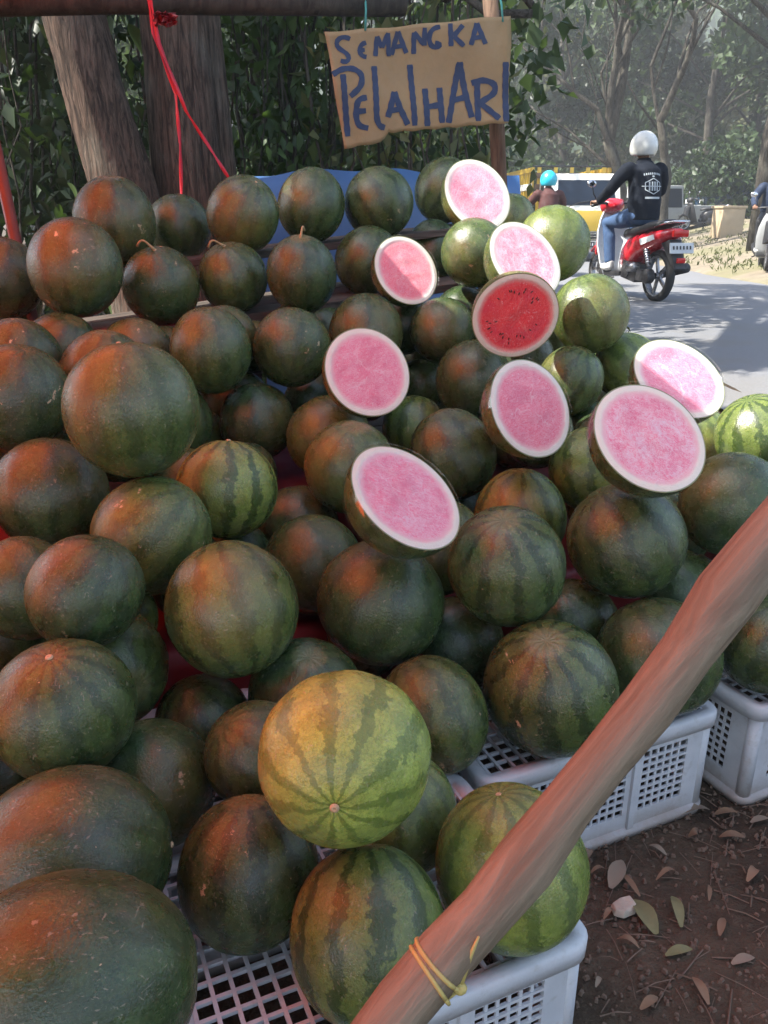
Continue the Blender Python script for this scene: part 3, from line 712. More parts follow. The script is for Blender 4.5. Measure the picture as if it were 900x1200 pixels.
for ln in HALF.replace('\n', ' ').split(';'):
    q = ln.split(); k = q[0]; p = Vector(map(float, q[1:4])); rad = float(q[4]); nn = Vector(map(float, q[5:8]))
    e = bpy.data.objects.new('half_watermelon', None); link(e); e.empty_display_size = .05
    e.location = p; e.rotation_mode = 'QUATERNION'; e.rotation_quaternion = nn.to_track_quat('Z', 'Y') @ Matrix.Rotation(r5.uniform(0, 6), 3, 'Z').to_quaternion(); e.scale = (rad,) * 3
    lab, red, fr = HINFO[k]; props(e, lab, 'watermelon half', 'cut watermelon halves shown on the pile')
    rn = link(bpy.data.objects.new('rind', RIND), e); rn['seed'] = r5.uniform(0, 50); rn['light'] = .15; rn['stripe'] = .5; rn['scarred'] = .5
    f_ = link(bpy.data.objects.new('flesh', FLE), e); f_['seed'] = r5.uniform(0, 50); f_['red'] = float(red); f_['glare'] = float(fr); f_.location = (0, 0, .002)
    if k in ('H2', 'H5', 'H7', 'H8', 'H9'): link(bpy.data.objects.new('plastic_wrap', WRAP), e)
    if k == 'H4':
        r6 = random.Random(2)
        for i in range(30):
            a = r6.uniform(0, 6.28); rr_ = r6.uniform(.42, .66)
            m = MB().ell((0, 0, 0), (.036, .013, .009), 8, 5); sdo = m.build('seed', SEED, f_, smooth=True)
            sdo.location = (rr_ * math.cos(a), rr_ * math.sin(a), .006); sdo.rotation_euler = (0, 0, a + r6.uniform(-.4, .4))

# ================================================================ canopy, poles, sign
def canopy():
    can = empty('canopy', st(.2, 2.98), TH, label='red plastic tarp canopy on dark wooden beams over the stall', cat='canopy'); O = Vector((.2, 2.98, 0))
    T = Matrix.Rotation(-TH, 3, 'Z')
    def loc(p): return T @ (Vector(p) - st(.2, 2.98))
    za, zc_ = at_t(-30, 2, 2.98), at_t(560, 3, 2.98); sa, sc_ = za.dot(AV), zc_.dot(AV)
    zl = lambda s_: za.z + (zc_.z - za.z) * (s_ - sa) / (sc_ - sa)
    zb = zl(-.4)
    m = MB(); m.tube([loc(st(-2.6 + 4.0 * i / 8, 2.98, zl(-2.6 + .5 * i) + .006 * math.sin(i * 1.3))) for i in range(9)], [.045, .043, .046, .044, .042, .043, .04, .041, .04], 10).build('beam', BEAM, can, smooth=True)
    m = MB(); P8 = []
    for dz in (.035, .15):
        for t in (3.03, 3.06):
            for s in (-2.2, 1.25): P8.append(loc(st(s, t, zl(s) + dz)))
    m.hull8(P8).build('fascia_board', BEAM, can, bevel=.004)
    # far end of the roof frame
    for s in (-2.5, -.75):
        MB().tube([loc(st(s, 3.0, zl(s) + .06)), loc(st(s, .9, 2.45)), loc(st(s, -1.3, 2.5))], .032, 8).build('rafter', BEAM, can, smooth=True)
    MB().tube([loc(st(-2.7, -1.2, 2.44)), loc(st(.6, -1.2, 2.44))], .035, 8).build('beam', BEAM, can, smooth=True)
    for (s, t, z1) in ((-2.5, -1.2, 2.44), (-2.5, 2.98, zl(-2.5))):
        MB().tube([loc(st(s, t, -.05)), loc(st(s + .02, t, z1 / 2)), loc(st(s, t, z1))], .045, 10).build('post', POSTM, can, smooth=True)
    # the tarp: sagging sheet over the rafters
    vs = []; fs = []; n, k = 33, 33
    for j in range(k):
        for i in range(n):
            u, v = i / (n - 1), j / (k - 1); s = -3.1 + (3.4 - .35 * v) * u; t = 3.04 - 3.3 * v
            z = zl(s) + .13 + (.40 * sstep(0, .5, v)) + .05 * math.sin(u * 9 + v * 4) * math.sin(v * 7) - .10 * math.sin(math.pi * u) * math.sin(math.pi * v)
            vs.append(loc(st(s, t, z)))
    for j in range(k - 1):
        for i in range(n - 1): a = j * n + i; fs.append((a, a + 1, a + n + 1, a + n))
    MB().add(vs, fs).build('tarp', TARP, can, smooth=True)
    # dark canvas awning added out of view to darken the front of the pile
    vs = []; fs = []
    for j in range(13):
        for i in range(25):
            u, v = i / 24, j / 12; s = -3.1 + 3.0 * u; t = .62 - 2.3 * v; vs.append(loc(st(s, t, 2.66 + .04 * math.sin(u * 8 + v * 3) - .05 * math.sin(math.pi * v))))
    for j in range(12):
        for i in range(24): a = j * 25 + i; fs.append((a, a + 1, a + 26, a + 25))
    MB().add(vs, fs).build('shade_awning', simple('dark_canvas', (.035, .032, .03), .9), can, smooth=True)
    MB().tube([loc(st(-3.1, .5, 2.60)), loc(st(0, .5, 2.60))], .03, 8).build('beam', BEAM, can, smooth=True)  # beam and post put in to carry the added canvas
    MB().tube([loc(st(-.1, -1.5, -.05)), loc(st(-.1, -1.5, 2.6))], .04, 10).build('post', POSTM, can, smooth=True)
    vs = []; fs = []  # unseen side sheet added to throw red light on the melons
    for j in range(9):
        for i in range(31):
            u, v = i / 30, j / 8; vs.append(loc(st(-3.05 + .05 * math.sin(u * 40) * v, 2.6 - 2.1 * u, 2.2 - 2.1 * v)))
    for j in range(8):
        for i in range(30): a = j * 31 + i; fs.append((a, a + 1, a + 32, a + 31))
    MB().add(vs, fs).build('glow_curtain', TARP, can, smooth=True)
    # red hem that hangs below the beam at the end
    vs = []; fs = []
    for j in range(5):
        for i in range(25):
            s = -2.6 + 1.62 * i / 24; vs.append(loc(st(s, 2.925 - .004 * j, zl(s) + .05 - .022 * j + .006 * math.sin(i * 1.3) - .0)))
    for j in range(4):
        for i in range(24): a = j * 25 + i; fs.append((a, a + 1, a + 26, a + 25))
    MB().add(vs, fs).build('hem', TARP, can, smooth=True)
    return zb
ZB = canopy()
# sign post
pt, pb = at_t(574, -12, 3.03), at_t(588, 240, 3.03)
d_ = (pb - pt); base = pt + d_ * ((pt.z + .03) / (pt.z - pb.z))
P = [base.lerp(pt, i / 8) + Vector((.006 * math.sin(i * 2), 0, 0)) for i in range(9)]
props(MB().tube(P, [.036, .034, .035, .033, .034, .031, .032, .030, .030], 10).build('sign_post', POSTM, smooth=True), 'rough brown wooden post holding the paper sign', 'post')
# the leaning pole
def pole():
    A = Vector((0, 0, CAMH)) + ray(452, 1200).normalized() * .85; B = Vector((0, 0, CAMH)) + ray(930, 600).normalized() * .86
    d = (B - A)
    lo = A - d * ((A.z + .03) / d.z); hi = A + d * 2.6
    P = []; rr_ = []
    for i in range(41):
        u = i / 40; p = lo.lerp(hi, u); k = (p - A).dot(d) / d.length_squared
        P.append(p + Vector((0, 0, 1)) * (-.016 * math.sin(k * math.pi * 1.15 + .1) + .004 * math.sin(k * 17)) ); rr_.append(.0248 + .0013 * math.sin(k * 9) + .001 * math.sin(k * 23) + .004 * math.exp(-((k - .80) / .045) ** 2) + .002 * math.exp(-((k - .33) / .05) ** 2))
    qz = d.to_track_quat('Z', 'Y'); Mi = qz.to_matrix().inverted()
    po = MB().tube([Mi @ (p - A) for p in P], rr_, 20).build('leaning_pole', POLE, smooth=True); po.location = A; po.rotation_mode = 'QUATERNION'; po.rotation_quaternion = qz
    props(po, 'smooth peeled wooden pole leaning across the front of the stall', 'pole')
    # knot
    top = hi
    props(MB().tube([(top.x + .05, top.y + .04, ter(top.x + .05, top.y) - .05), (top.x + .05, top.y + .045, top.z * .6), (top.x + .04, top.y + .05, top.z + .25)], [.05, .047, .045], 12).build('support_post', POSTM, smooth=True), 'upright wooden post that carries the upper end of the leaning pole', 'post')
    # yellow twine
    pc = Vector((0, 0, CAMH)) + ray(508, 1130).normalized() * .85; k = (pc - A).dot(d) / d.length_squared; c = A + d * k + Vector((0, 0, -.016 * math.sin(k * math.pi * 1.15 + .1)))
    dn = d.normalized(); a = dn.cross(Vector((0, 0, 1))).normalized(); b = a.cross(dn)
    tw = empty('twine', c, label='yellow plastic twine knotted round the lower part of the leaning pole', cat='twine')
    for off, tl in ((0, .3), (.012, .1)):
        m = MB(); m.tube([(a * math.cos(q) + b * math.sin(q)) * .0273 + dn * (off + tl * .03 * math.sin(q)) for q in [2 * math.pi * i / 24 for i in range(25)]], .0021, 6, flat=1).build('loop', TWINE, tw, smooth=True)
    vdir = (Vector((0, 0, CAMH)) - c).normalized(); k0 = a * .030 - b * .028
    k0 = (vdir * .6 + Vector((.75, 0, -.45))).normalized() * .0298
    MB().ell(k0, (.0065, .0055, .006), 10, 8).build('knot', TWINE, tw, smooth=True)
    for q, L in ((0, .07), (1, .05), (2, .09)):
        e = [Vector((-.35, .1, -.6)), Vector((.12, .1, .35)), Vector((-.75, 0, -.42))][q].normalized()
        MB().tube([k0, k0 + e * L * .5 + Vector((0, 0, .006)), k0 + e * L + vdir * .008], [.0024, .0028, .0012], 6).build('loose_end', TWINE, tw, smooth=True)
pole()

# the paper sign: traced outline on its own hanging plane
TS = 2.93
def sz(zx, zy): return 370 + zx / 3.75, zy / 3.75
def sign_pt(px, py, lift=0.0):
    p = at_t(px, py, TS); wv = .008 * math.sin(p.x * 9 + p.z * 4) + .004 * math.sin(p.z * 23 + p.x * 5)
    return p + BV * (wv - lift)
def build_sign():
    root = empty('paper_sign', sign_pt(490, 100), label='brown kraft paper sign painted with blue hand lettering, hung under the beam', cat='sign'); off = root.location.copy()
    n, m_ = 41, 25; top = lambda u: (36 + 818 * u, 140 - 72 * u ** 1.15 + 3 * math.sin(u * 21))
    def bot(u):
        x = 122 + 718 * u
        y = 655 - 30 * (u / .24) if u < .24 else (612 if u < .26 else (580 if u < .3 else 582 - 42 * (u - .3) / .7))
        if .455 < u < .475: y -= 55
        if .252 < u < .272: y -= 85
        return x, y + 3 * math.sin(u * 47)
    vs = []; fs = []
    for j in range(m_):
        v = j / (m_ - 1)
        for i in range(n):
            u = i / (n - 1); a, b = top(u), bot(u); e = .004 * math.sin(v * 9) * (1 if i in (0, n - 1) else 0)
            q = sz(a[0] + (b[0] - a[0]) * v + 818 * e, a[1] + (b[1] - a[1]) * v); vs.append(sign_pt(*q) - off)
    for j in range(m_ - 1):
        for i in range(n - 1): a = j * n + i; fs.append((a, a + 1, a + n + 1, a + n))
    o = MB().add(vs, fs).build('paper', PAPER, root, smooth=True)
    so_ = o.modifiers.new('thick', 'SOLIDIFY'); so_.thickness = .0016; so_.offset = 1
    L = {'S': [[(150, 172), (128, 160), (98, 166), (82, 192), (98, 216), (135, 232), (152, 258), (132, 280), (106, 268)]],
     'E': [[(222, 186), (198, 192), (188, 222), (200, 250), (224, 250)], [(190, 221), (216, 219)]],
     'M': [[(264, 246), (270, 160)], [(270, 160), (293, 208)], [(293, 208), (320, 145)], [(318, 145), (324, 246)]],
     'A': [[(336, 240), (362, 138)], [(362, 138), (402, 232)], [(345, 206), (386, 200)]],
     'N': [[(434, 236), (432, 142)], [(432, 142), (478, 196)], [(478, 200), (478, 122)]],
     'G': [[(545, 118), (512, 122), (494, 160), (504, 204), (540, 214), (552, 188), (524, 188)]],
     'K': [[(592, 204), (588, 104)], [(642, 112), (602, 160)], [(602, 160), (646, 204)]],
     'A2': [[(676, 200), (702, 104)], [(702, 104), (738, 196)], [(686, 170), (722, 165)]],
     'P': [[(114, 328), (122, 440), (138, 600)], [(68, 330), (110, 304), (162, 300), (202, 328), (196, 380), (146, 426)]],
     'e': [[(220, 430), (180, 436), (170, 500), (182, 556), (228, 564)], [(172, 492), (216, 488)]],
     'l': [[(257, 290), (264, 520), (276, 558), (302, 562)]],
     'a': [[(314, 516), (345, 404)], [(345, 404), (366, 470), (404, 548)], [(322, 488), (368, 480)]],
     'I': [[(418, 282), (436, 552)]],
     'H': [[(483, 388), (492, 554)], [(547, 384), (556, 540)], [(488, 470), (552, 460)]],
     'A3': [[(584, 540), (610, 400), (631, 274)], [(631, 274), (656, 400), (684, 516)], [(606, 440), (662, 426)]],
     'R': [[(708, 354), (712, 532)], [(684, 366), (730, 350), (786, 368), (786, 410), (720, 452)], [(720, 452), (765, 490), (802, 522)]],
     'I2': [[(826, 275), (832, 535)]]}
    for key, strokes in L.items():
        m = MB(); big = strokes[0][0][1] > 260 or key in ('a', 'e', 'l', 'H', 'R', 'P', 'A3', 'I', 'I2'); wd = 13 if big else 10.5
        for sk, S_ in enumerate(strokes):
            pts = [Vector((x, y, 0)) for x, y in S_]; D = []
            for p, q in zip(pts, pts[1:]):
                k = max(2, int((q - p).length / 12)); D += [p.lerp(q, i / k) for i in range(k)]
            D.append(pts[-1])
            if len(S_) > 2:
                for _ in range(3): D = [D[0]] + [(D[i - 1] + D[i] * 2 + D[i + 1]) / 4 for i in range(1, len(D) - 1)] + [D[-1]]
            vs = []; fs = []
            for i, p in enumerate(D):
                t_ = (D[min(i + 1, len(D) - 1)] - D[max(0, i - 1)]).normalized(); nn = Vector((-t_.y, t_.x, 0)); ww = wd * (1 + .10 * math.sin(i * 1.7 + sk) - .10 * (i in (0, len(D) - 1)))
                for sgn in (-1, 1): q = p + nn * ww * sgn; vs.append(sign_pt(*sz(q.x, q.y), lift=.0030 + .0005 * sk) - off)
            for i in range(len(D) - 1): fs.append((2 * i, 2 * i + 1, 2 * i + 3, 2 * i + 2))
            m.add(vs, fs)
        m.build('letter', PAINT, root)
    for px, tx in ((428, 427), (588, 584)):
        p = sign_pt(px, 36 if px < 500 else 26, .002); q = at_t(tx, -14, 2.95); MB().tube([p - off, p.lerp(q, .5) - off + Vector((.004, 0, 0)), q - off], .004, 6).build('cord', TEAL, root, smooth=True)
build_sign()

# red ribbons tied to the beam and hanging past the trunk
def ribbon(pts, t, wpx, label):
    vs = []; fs = []; D = []
    for (a, b) in zip(pts, pts[1:]): D += [(a[0] + (b[0] - a[0]) * i / 8, a[1] + (b[1] - a[1]) * i / 8) for i in range(8)]
    D.append(pts[-1])
    for i, (x, y) in enumerate(D):
        tw_ = math.cos(i * .45); a = at_t(x - wpx * (.35 + .65 * abs(tw_)), y, t + .006 * math.sin(i * .45)); b = at_t(x + wpx * (.35 + .65 * abs(tw_)), y, t - .006 * math.sin(i * .45)); vs += [a, b]
    for i in range(len(D) - 1): fs.append((2 * i, 2 * i + 1, 2 * i + 3, 2 * i + 2))
    o = MB().add(vs, fs).build('ribbon', RIBBON, smooth=True); o.modifiers.new('t', 'SOLIDIFY').thickness = .0012
    props(o, label, 'ribbon', 'red plastic ribbons hanging from the beam')
ribbon([(172, -14), (180, 40), (206, 110), (211, 170), (213, 236)], 2.93, 2.2, 'red plastic ribbon hanging straight down past the bark')
ribbon([(174, -14), (186, 50), (218, 130), (250, 180), (273, 216)], 2.92, 2.4, 'red plastic ribbon slanting down across the bark')
# crumpled red scrap at the beam
r8 = random.Random(8); m = MB(); n = 10; vs = []; fs = []
for j in range(n):
    for i in range(n):
        p = at_t(180 + 26 * i / (n - 1) + r8.uniform(-2, 2), 15 + 15 * j / (n - 1) + r8.uniform(-2, 2), 2.915); vs.append(p + BV * r8.uniform(-.02, .012))
for j in range(n - 1):
    for i in range(n - 1): a = j * n + i; fs.append((a, a + 1, a + n + 1, a + n))
o = m.add(vs, fs).build('tarp_scrap', REDCLOTH); o.modifiers.new('t', 'SOLIDIFY').thickness = .001
o.scale = (1, 1, 1); props(o, 'crumpled scrap of red tarp caught under the beam above the ribbons', 'tarp')
# red stake at the pile end
a, b = at_t(-4, 180, 2.75), at_t(20, 290, 2.75); d_ = b - a; lo = a + d_ * ((a.z + .03) / (a.z - b.z))
props(MB().tube([lo, lo.lerp(a, .5), a + (a - lo) * .15], .017, 8).build('red_stake', simple('red_brown_paint', (.10, .022, .014), .6), smooth=True), 'thin red-brown stake standing at the shaded end of the shelf', 'stake')
# blue tarp over a low rack behind the stall
def blue_tarp():
    vs = []; fs = []; n, k = 41, 15
    A, B = at_t(300, 206, 3.30), at_t(612, 206, 3.45)
    for j in range(k):
        v = j / (k - 1)
        for i in range(n):
            u = i / (n - 1); p = A.lerp(B, u); ztop = A.z + (.045 * math.sin(min(1, u * 3.2) * math.pi / 2) - .01) + .003 * math.sin(u * 17)
            if v < .45: q = Vector((p.x, p.y, ztop)) + BV * (.55 * (1 - v / .45)) + Vector((0, 0, .006 * math.sin(u * 21 + v * 9)))
            else: q = Vector((p.x, p.y, ztop - (v - .45) / .55 * (ztop - .15))) - BV * (.02 + .012 * math.sin(u * 33)) * (v - .45)
            vs.append(q)
    for j in range(k - 1):
        for i in range(n - 1): a = j * n + i; fs.append((a, a + 1, a + n + 1, a + n))
    e = empty('covered_rack', (A + B) / 2 * 1.0, label='low rack covered with a blue plastic tarp behind the back row of melons', cat='rack'); e.location.z = 0; off = e.location.copy()
    MB().add([Vector(v_) - off for v_ in vs], fs).build('tarp', BLUET, e, smooth=True)
    for u in (.04, .96):
        for w_ in (.06, .5):
            p = A.lerp(B, u) + BV * w_ - off; MB().tube([(p.x, p.y, -.03), (p.x, p.y, A.z - .03)], .025, 8).build('leg', POSTM, e, smooth=True)
blue_tarp()

# ================================================================ litter on the soil
def litter():
    r_ = random.Random(21)
    def leafm(L, W, curl):
        vs = []; fs = []; n = 6
        for i in range(n + 1):
            u = i / n; w_ = W * math.sin(math.pi * min(1, u * .92 + .06)) ** .8; zc = curl * math.sin(u * 3.1)
            vs += [(L * (u - .5), -w_, zc + .25 * w_), (L * (u - .5), 0, zc), (L * (u - .5), w_, zc + .30 * w_)]
        for i in range(n):
            for k in range(2): a = i * 3 + k; fs.append((a, a + 1, a + 4, a + 3))
        return MB().add(vs, fs).mesh('dry_leaf', True)
    mats = [DRYL, simple('grey_leaf', (.21, .165, .115), .85, var=.3, scale=20), simple('green_brown_leaf', (.16, .16, .07), .8, var=.5, scale=25)]
    spots = [((722, 1028), .085, .022, 60, 1), ((755, 1078), .085, .024, 100, 2), ((792, 1072), .07, .014, 85, 2), ((738, 1040), .06, .008, 110, 0), ((815, 955), .07, .014, 15, 1), ((850, 957), .05, .013, 0, 0), ((812, 985), .022, .012, 0, 0),
             ((690, 1005), .02, .014, 60, 1), ((857, 985), .05, .012, 170, 0), ((770, 1000), .04, .008, 130, 1), ((830, 1050), .04, .006, 70, 0), ((700, 1025), .035, .006, 20, 0), ((845, 1090), .05, .010, 60, 0), ((795, 1120), .05, .012, 10, 2),
             ((880, 1030), .045, .012, 45, 0), ((735, 1110), .04, .008, 150, 0), ((870, 1130), .05, .012, 20, 1), ((700, 1155), .025, .006, 60, 1), ((820, 1165), .05, .011, 100, 0), ((760, 1180), .04, .01, 30, 0), ((890, 965), .05, .012, 20, 1), ((780, 1030), .05, .007, 25, 0), ((712, 1075), .03, .007, 45, 0)]
    for i, ((px, py), L, W, a, mi) in enumerate(spots):
        d = ray(px, py); p = Vector((0, 0, CAMH)) + d * (CAMH / -d.z); me = leafm(L, W * .72, r_.uniform(.004, .016)); me.materials.append(mats[mi])
        o = link(bpy.data.objects.new('dry_leaf', me)); o.location = (p.x, p.y, ter(p.x, p.y) + .008); o.rotation_euler = (r_.uniform(-.15, .15), r_.uniform(-.15, .15), R(a))
        props(o, ['brown fallen leaf lying on the soil beside the crates', 'pale grey fallen leaf lying on the soil beside the crates', 'mottled greenish fallen leaf lying on the soil'][mi], 'leaf', 'fallen leaves on the soil')
    d = ray(730, 1067); p = Vector((0, 0, CAMH)) + d * (CAMH / -d.z)
    P = [(-.026, -.010), (-.012, -.021), (.014, -.018), (.026, -.006), (.022, .012), (.002, .018), (-.022, .010)]
    vs = [(x, y, 0) for x, y in P] + [(x * .85, y * .85, .014 + .004 * math.sin(i * 2)) for i, (x, y) in enumerate(P)]; n = 7
    fs = [tuple(range(n))[::-1], tuple(range(n, 2 * n))] + [(k, (k + 1) % n, n + (k + 1) % n, n + k) for k in range(n)]
    o = MB().add(vs, fs).build('stone', simple('pale_stone', (.42, .36, .28), .9, var=.2, scale=60, bump=.3), bevel=.003); o.location = (p.x, p.y, .004); o.rotation_euler = (0, 0, .3)
    props(o, 'flat pale stone chip on the soil among the fallen leaves', 'stone')
    # crumbs, bits of straw and bark nobody could count
    m = MB()
    for i in range(3600):
        x = r_.uniform(.15, 1.25); y = r_.uniform(.5, 1.75); z = ter(x, y) + .004; a = r_.uniform(0, 3.14)
        if i % 7: s_ = r_.uniform(.002, .007); m.box((x, y, z), (s_ * 1.6, s_, s_), Matrix.Rotation(a, 3, 'Z'), .6)
        else:
            L = r_.uniform(.01, .05); dx, dy = math.cos(a) * L, math.sin(a) * L
            m.tube([(x - dx, y - dy, z), (x, y, z + r_.uniform(0, .006)), (x + dx, y + dy, z)], r_.uniform(.0006, .0016), 4)
    props(m.build('ground_litter', simple('litter', (.13, .088, .06), .9, var=.55, scale=40, coord='geo')), 'crumbs of soil, straw and bark scattered on the ground', 'litter', kind='stuff')
litter()
# ================================================================ trees and plants
def leaf_cloud(C, L, W, seed, droop=.3, six=False):
    """one folded leaf per centre: numpy arrays -> verts, tris"""
    g = np.random.default_rng(seed); n = len(C)
    d = g.normal(0, 1, (n, 3)); d[:, 2] -= droop * 1.5; d /= np.linalg.norm(d, axis=1)[:, None]
    u = g.normal(0, 1, (n, 3)) + np.array([0, 0, .8]); sdir = np.cross(d, u); sdir /= np.linalg.norm(sdir, axis=1)[:, None] + 1e-9
    up = np.cross(sdir, d); Ls = (L * g.uniform(.6, 1.3, n))[:, None]; Ws = (W * g.uniform(.6, 1.3, n))[:, None]
    b = C - d * Ls * .5; t = C + d * Ls * .5 - up * Ls * .12
    l = C - sdir * Ws + up * Ws * .35 - d * Ls * .08; r_ = C + sdir * Ws + up * Ws * .35 - d * Ls * .08
    V = np.stack([b, l, t, r_], 1).reshape(-1, 3); k = np.arange(n)[:, None] * 4
    Fc = np.concatenate([k + np.array([[0, 2, 1]]), k + np.array([[0, 3, 2]])], 0)
    return V, Fc
def clump_points(centers, rad, n, seed, flat=.75):
    g = np.random.default_rng(seed); ci = g.integers(0, len(centers), n); c = np.array(centers)[ci]
    rr_ = np.array(rad)[ci] if hasattr(rad, '__len__') else np.full(n, rad)
    p = g.normal(0, 1, (n, 3)); p /= np.linalg.norm(p, axis=1)[:, None]; p *= (g.uniform(0, 1, n) ** .45)[:, None]
    p[:, 2] *= flat; return c + p * rr_[:, None]
def tree(name, label, x, y, h, cr, nleaf, leafL, mat, seed, bark=None, trunk_r=.2, low=.35, group=None, cat='tree'):
    r_ = random.Random(seed); z0 = ter(x, y)
    e = empty(name, (x, y, z0), label=label, cat=cat, group=group)
    top = Vector((r_.uniform(-.6, .6), r_.uniform(-.6, .6), h * .72)); m = MB()
    P = [Vector((0, 0, -.15)), Vector((r_.uniform(-.1, .1), 0, h * .2)), top * .6 + Vector((r_.uniform(-.3, .3), 0, 0)), top]
    m.tube(P, [trunk_r * 1.25, trunk_r, trunk_r * .7, trunk_r * .3], 9)
    cs = []; rad = []
    for i in range(22):
        a = r_.uniform(0, 6.28); q = r_.uniform(.15, 1) ** .6; zz = r_.uniform(low, 1.0); k = math.sqrt(max(.05, 1 - ((zz - .62) / .48) ** 2))
        c = Vector((math.cos(a) * cr * q * k, math.sin(a) * cr * q * k, h * zz)); cs.append(c); rad.append(cr * r_.uniform(.22, .42))
        if i < 12:
            s_ = P[1].lerp(P[3], min(1, max(.1, zz - .25))); m.tube([s_, s_.lerp(c, .5) + Vector((0, 0, .15)), c], [trunk_r * .34, trunk_r * .2, trunk_r * .07], 6)
    m.build('trunk', bark or BARKG, e, smooth=True)
    V, Fc = leaf_cloud(clump_points([tuple(c) for c in cs], rad, nleaf, seed), leafL, leafL * .34, seed + 1)
    o = link(bpy.data.objects.new('crown', raw_mesh('crown', V, Fc, mat)), e); o['kind'] = 'stuff'
    return e
# --- the two thick trunks behind the stall; their crowns hang over stall and road, above the picture
def near_tree(name, label, pts, rads, crown, seed, nleaf, extra=None):
    b0 = Vector(pts[0]); e = empty(name, (b0.x, b0.y, ter(b0.x, b0.y)), label=label, cat='tree'); off = e.location.copy(); m = MB()
    P = []; rr_ = []; r_ = random.Random(seed)
    for i in range(len(pts) - 1):
        for k in range(6): u = k / 6; P.append(Vector(pts[i]).lerp(Vector(pts[i + 1]), u) - off); rr_.append(rads[i] + (rads[i + 1] - rads[i]) * u)
    P.append(Vector(pts[-1]) - off); rr_.append(rads[-1])
    n = 28; vs = []; fs = []
    for i, p in enumerate(P):
        for k in range(n):
            q = 2 * math.pi * k / n; rad = rr_[i] * (1 + .05 * math.sin(5 * q + i * .3) + .035 * math.sin(11 * q - i * .5) + .02 * math.sin(17 * q + i))
            vs.append(p + Vector((math.cos(q) * rad, math.sin(q) * rad, 0)))
    for i in range(len(P) - 1):
        for k in range(n): fs.append((i * n + k, i * n + (k + 1) % n, (i + 1) * n + (k + 1) % n, (i + 1) * n + k))
    m.add(vs, fs)
    if extra:
        m2 = MB(); m2.tube([Vector(p) - off for p in extra[0]], extra[1], 14).build('stem', BARK, e, smooth=True)
    top = P[-1]; cs = []; rad = []
    for (x, y, z, rd) in crown:
        c = Vector((x, y, z)) - off; cs.append(tuple(c)); rad.append(rd)
        mid = top.lerp(c, .5) + Vector((0, 0, .3)); m.tube([top - Vector((0, 0, .3)), mid, c], [.09, .055, .02], 7)
    m.build('trunk', BARK, e, smooth=True)
    V, Fc = leaf_cloud(clump_points(cs, rad, nleaf, seed, .55), .17, .05, seed + 1)
    o = link(bpy.data.objects.new('crown', raw_mesh('crown', V, Fc, LEAF_N)), e); o['kind'] = 'stuff'
r9 = random.Random(9)
cr1 = [(r9.uniform(-3.3, -2.3), r9.uniform(2.3, 3.5), r9.uniform(4.6, 5.2), r9.uniform(.4, .58)) for _ in range(4)] + [(r9.uniform(-7.0, -2.0), r9.uniform(4.4, 8.5), r9.uniform(4.2, 7.0), r9.uniform(.7, 1.2)) for _ in range(12)]
near_tree('leaning_tree', 'thick brown trunk leaning away from the sign, behind the shaded end of the melons',
          [at_y(172, 330, 3.9) * 1 + Vector((.05, 0, -.95)), at_y(150, 235, 3.9), at_y(112, 110, 3.9), at_y(84, 10, 3.9), at_y(60, -130, 4.0), Vector((-2.1, 4.3, 4.2))], [.18, .142, .132, .126, .122, .10], cr1, 31, 15000)
cr2 = [(r9.uniform(-1.0, 4.6), r9.uniform(3.2, 11), r9.uniform(4.4, 7.4), r9.uniform(.55, 1.05)) for _ in range(26)]
near_tree('twin_stemmed_tree', 'thick furrowed double trunk with red ribbons hanging before it',
          [at_y(232, 330, 4.1) + Vector((0, 0, -.95)), at_y(222, 235, 4.1), at_y(212, 110, 4.1), at_y(204, 10, 4.1), at_y(200, -130, 4.1), Vector((-1.0, 4.3, 4.2))], [.21, .155, .15, .145, .14, .12], cr2, 32, 17000,
          ([at_y(262, 330, 4.22) + Vector((0, 0, -.95)), at_y(256, 230, 4.22), at_y(246, 110, 4.22), at_y(236, 0, 4.22), at_y(228, -140, 4.22)], [.13, .10, .085, .075, .06]))
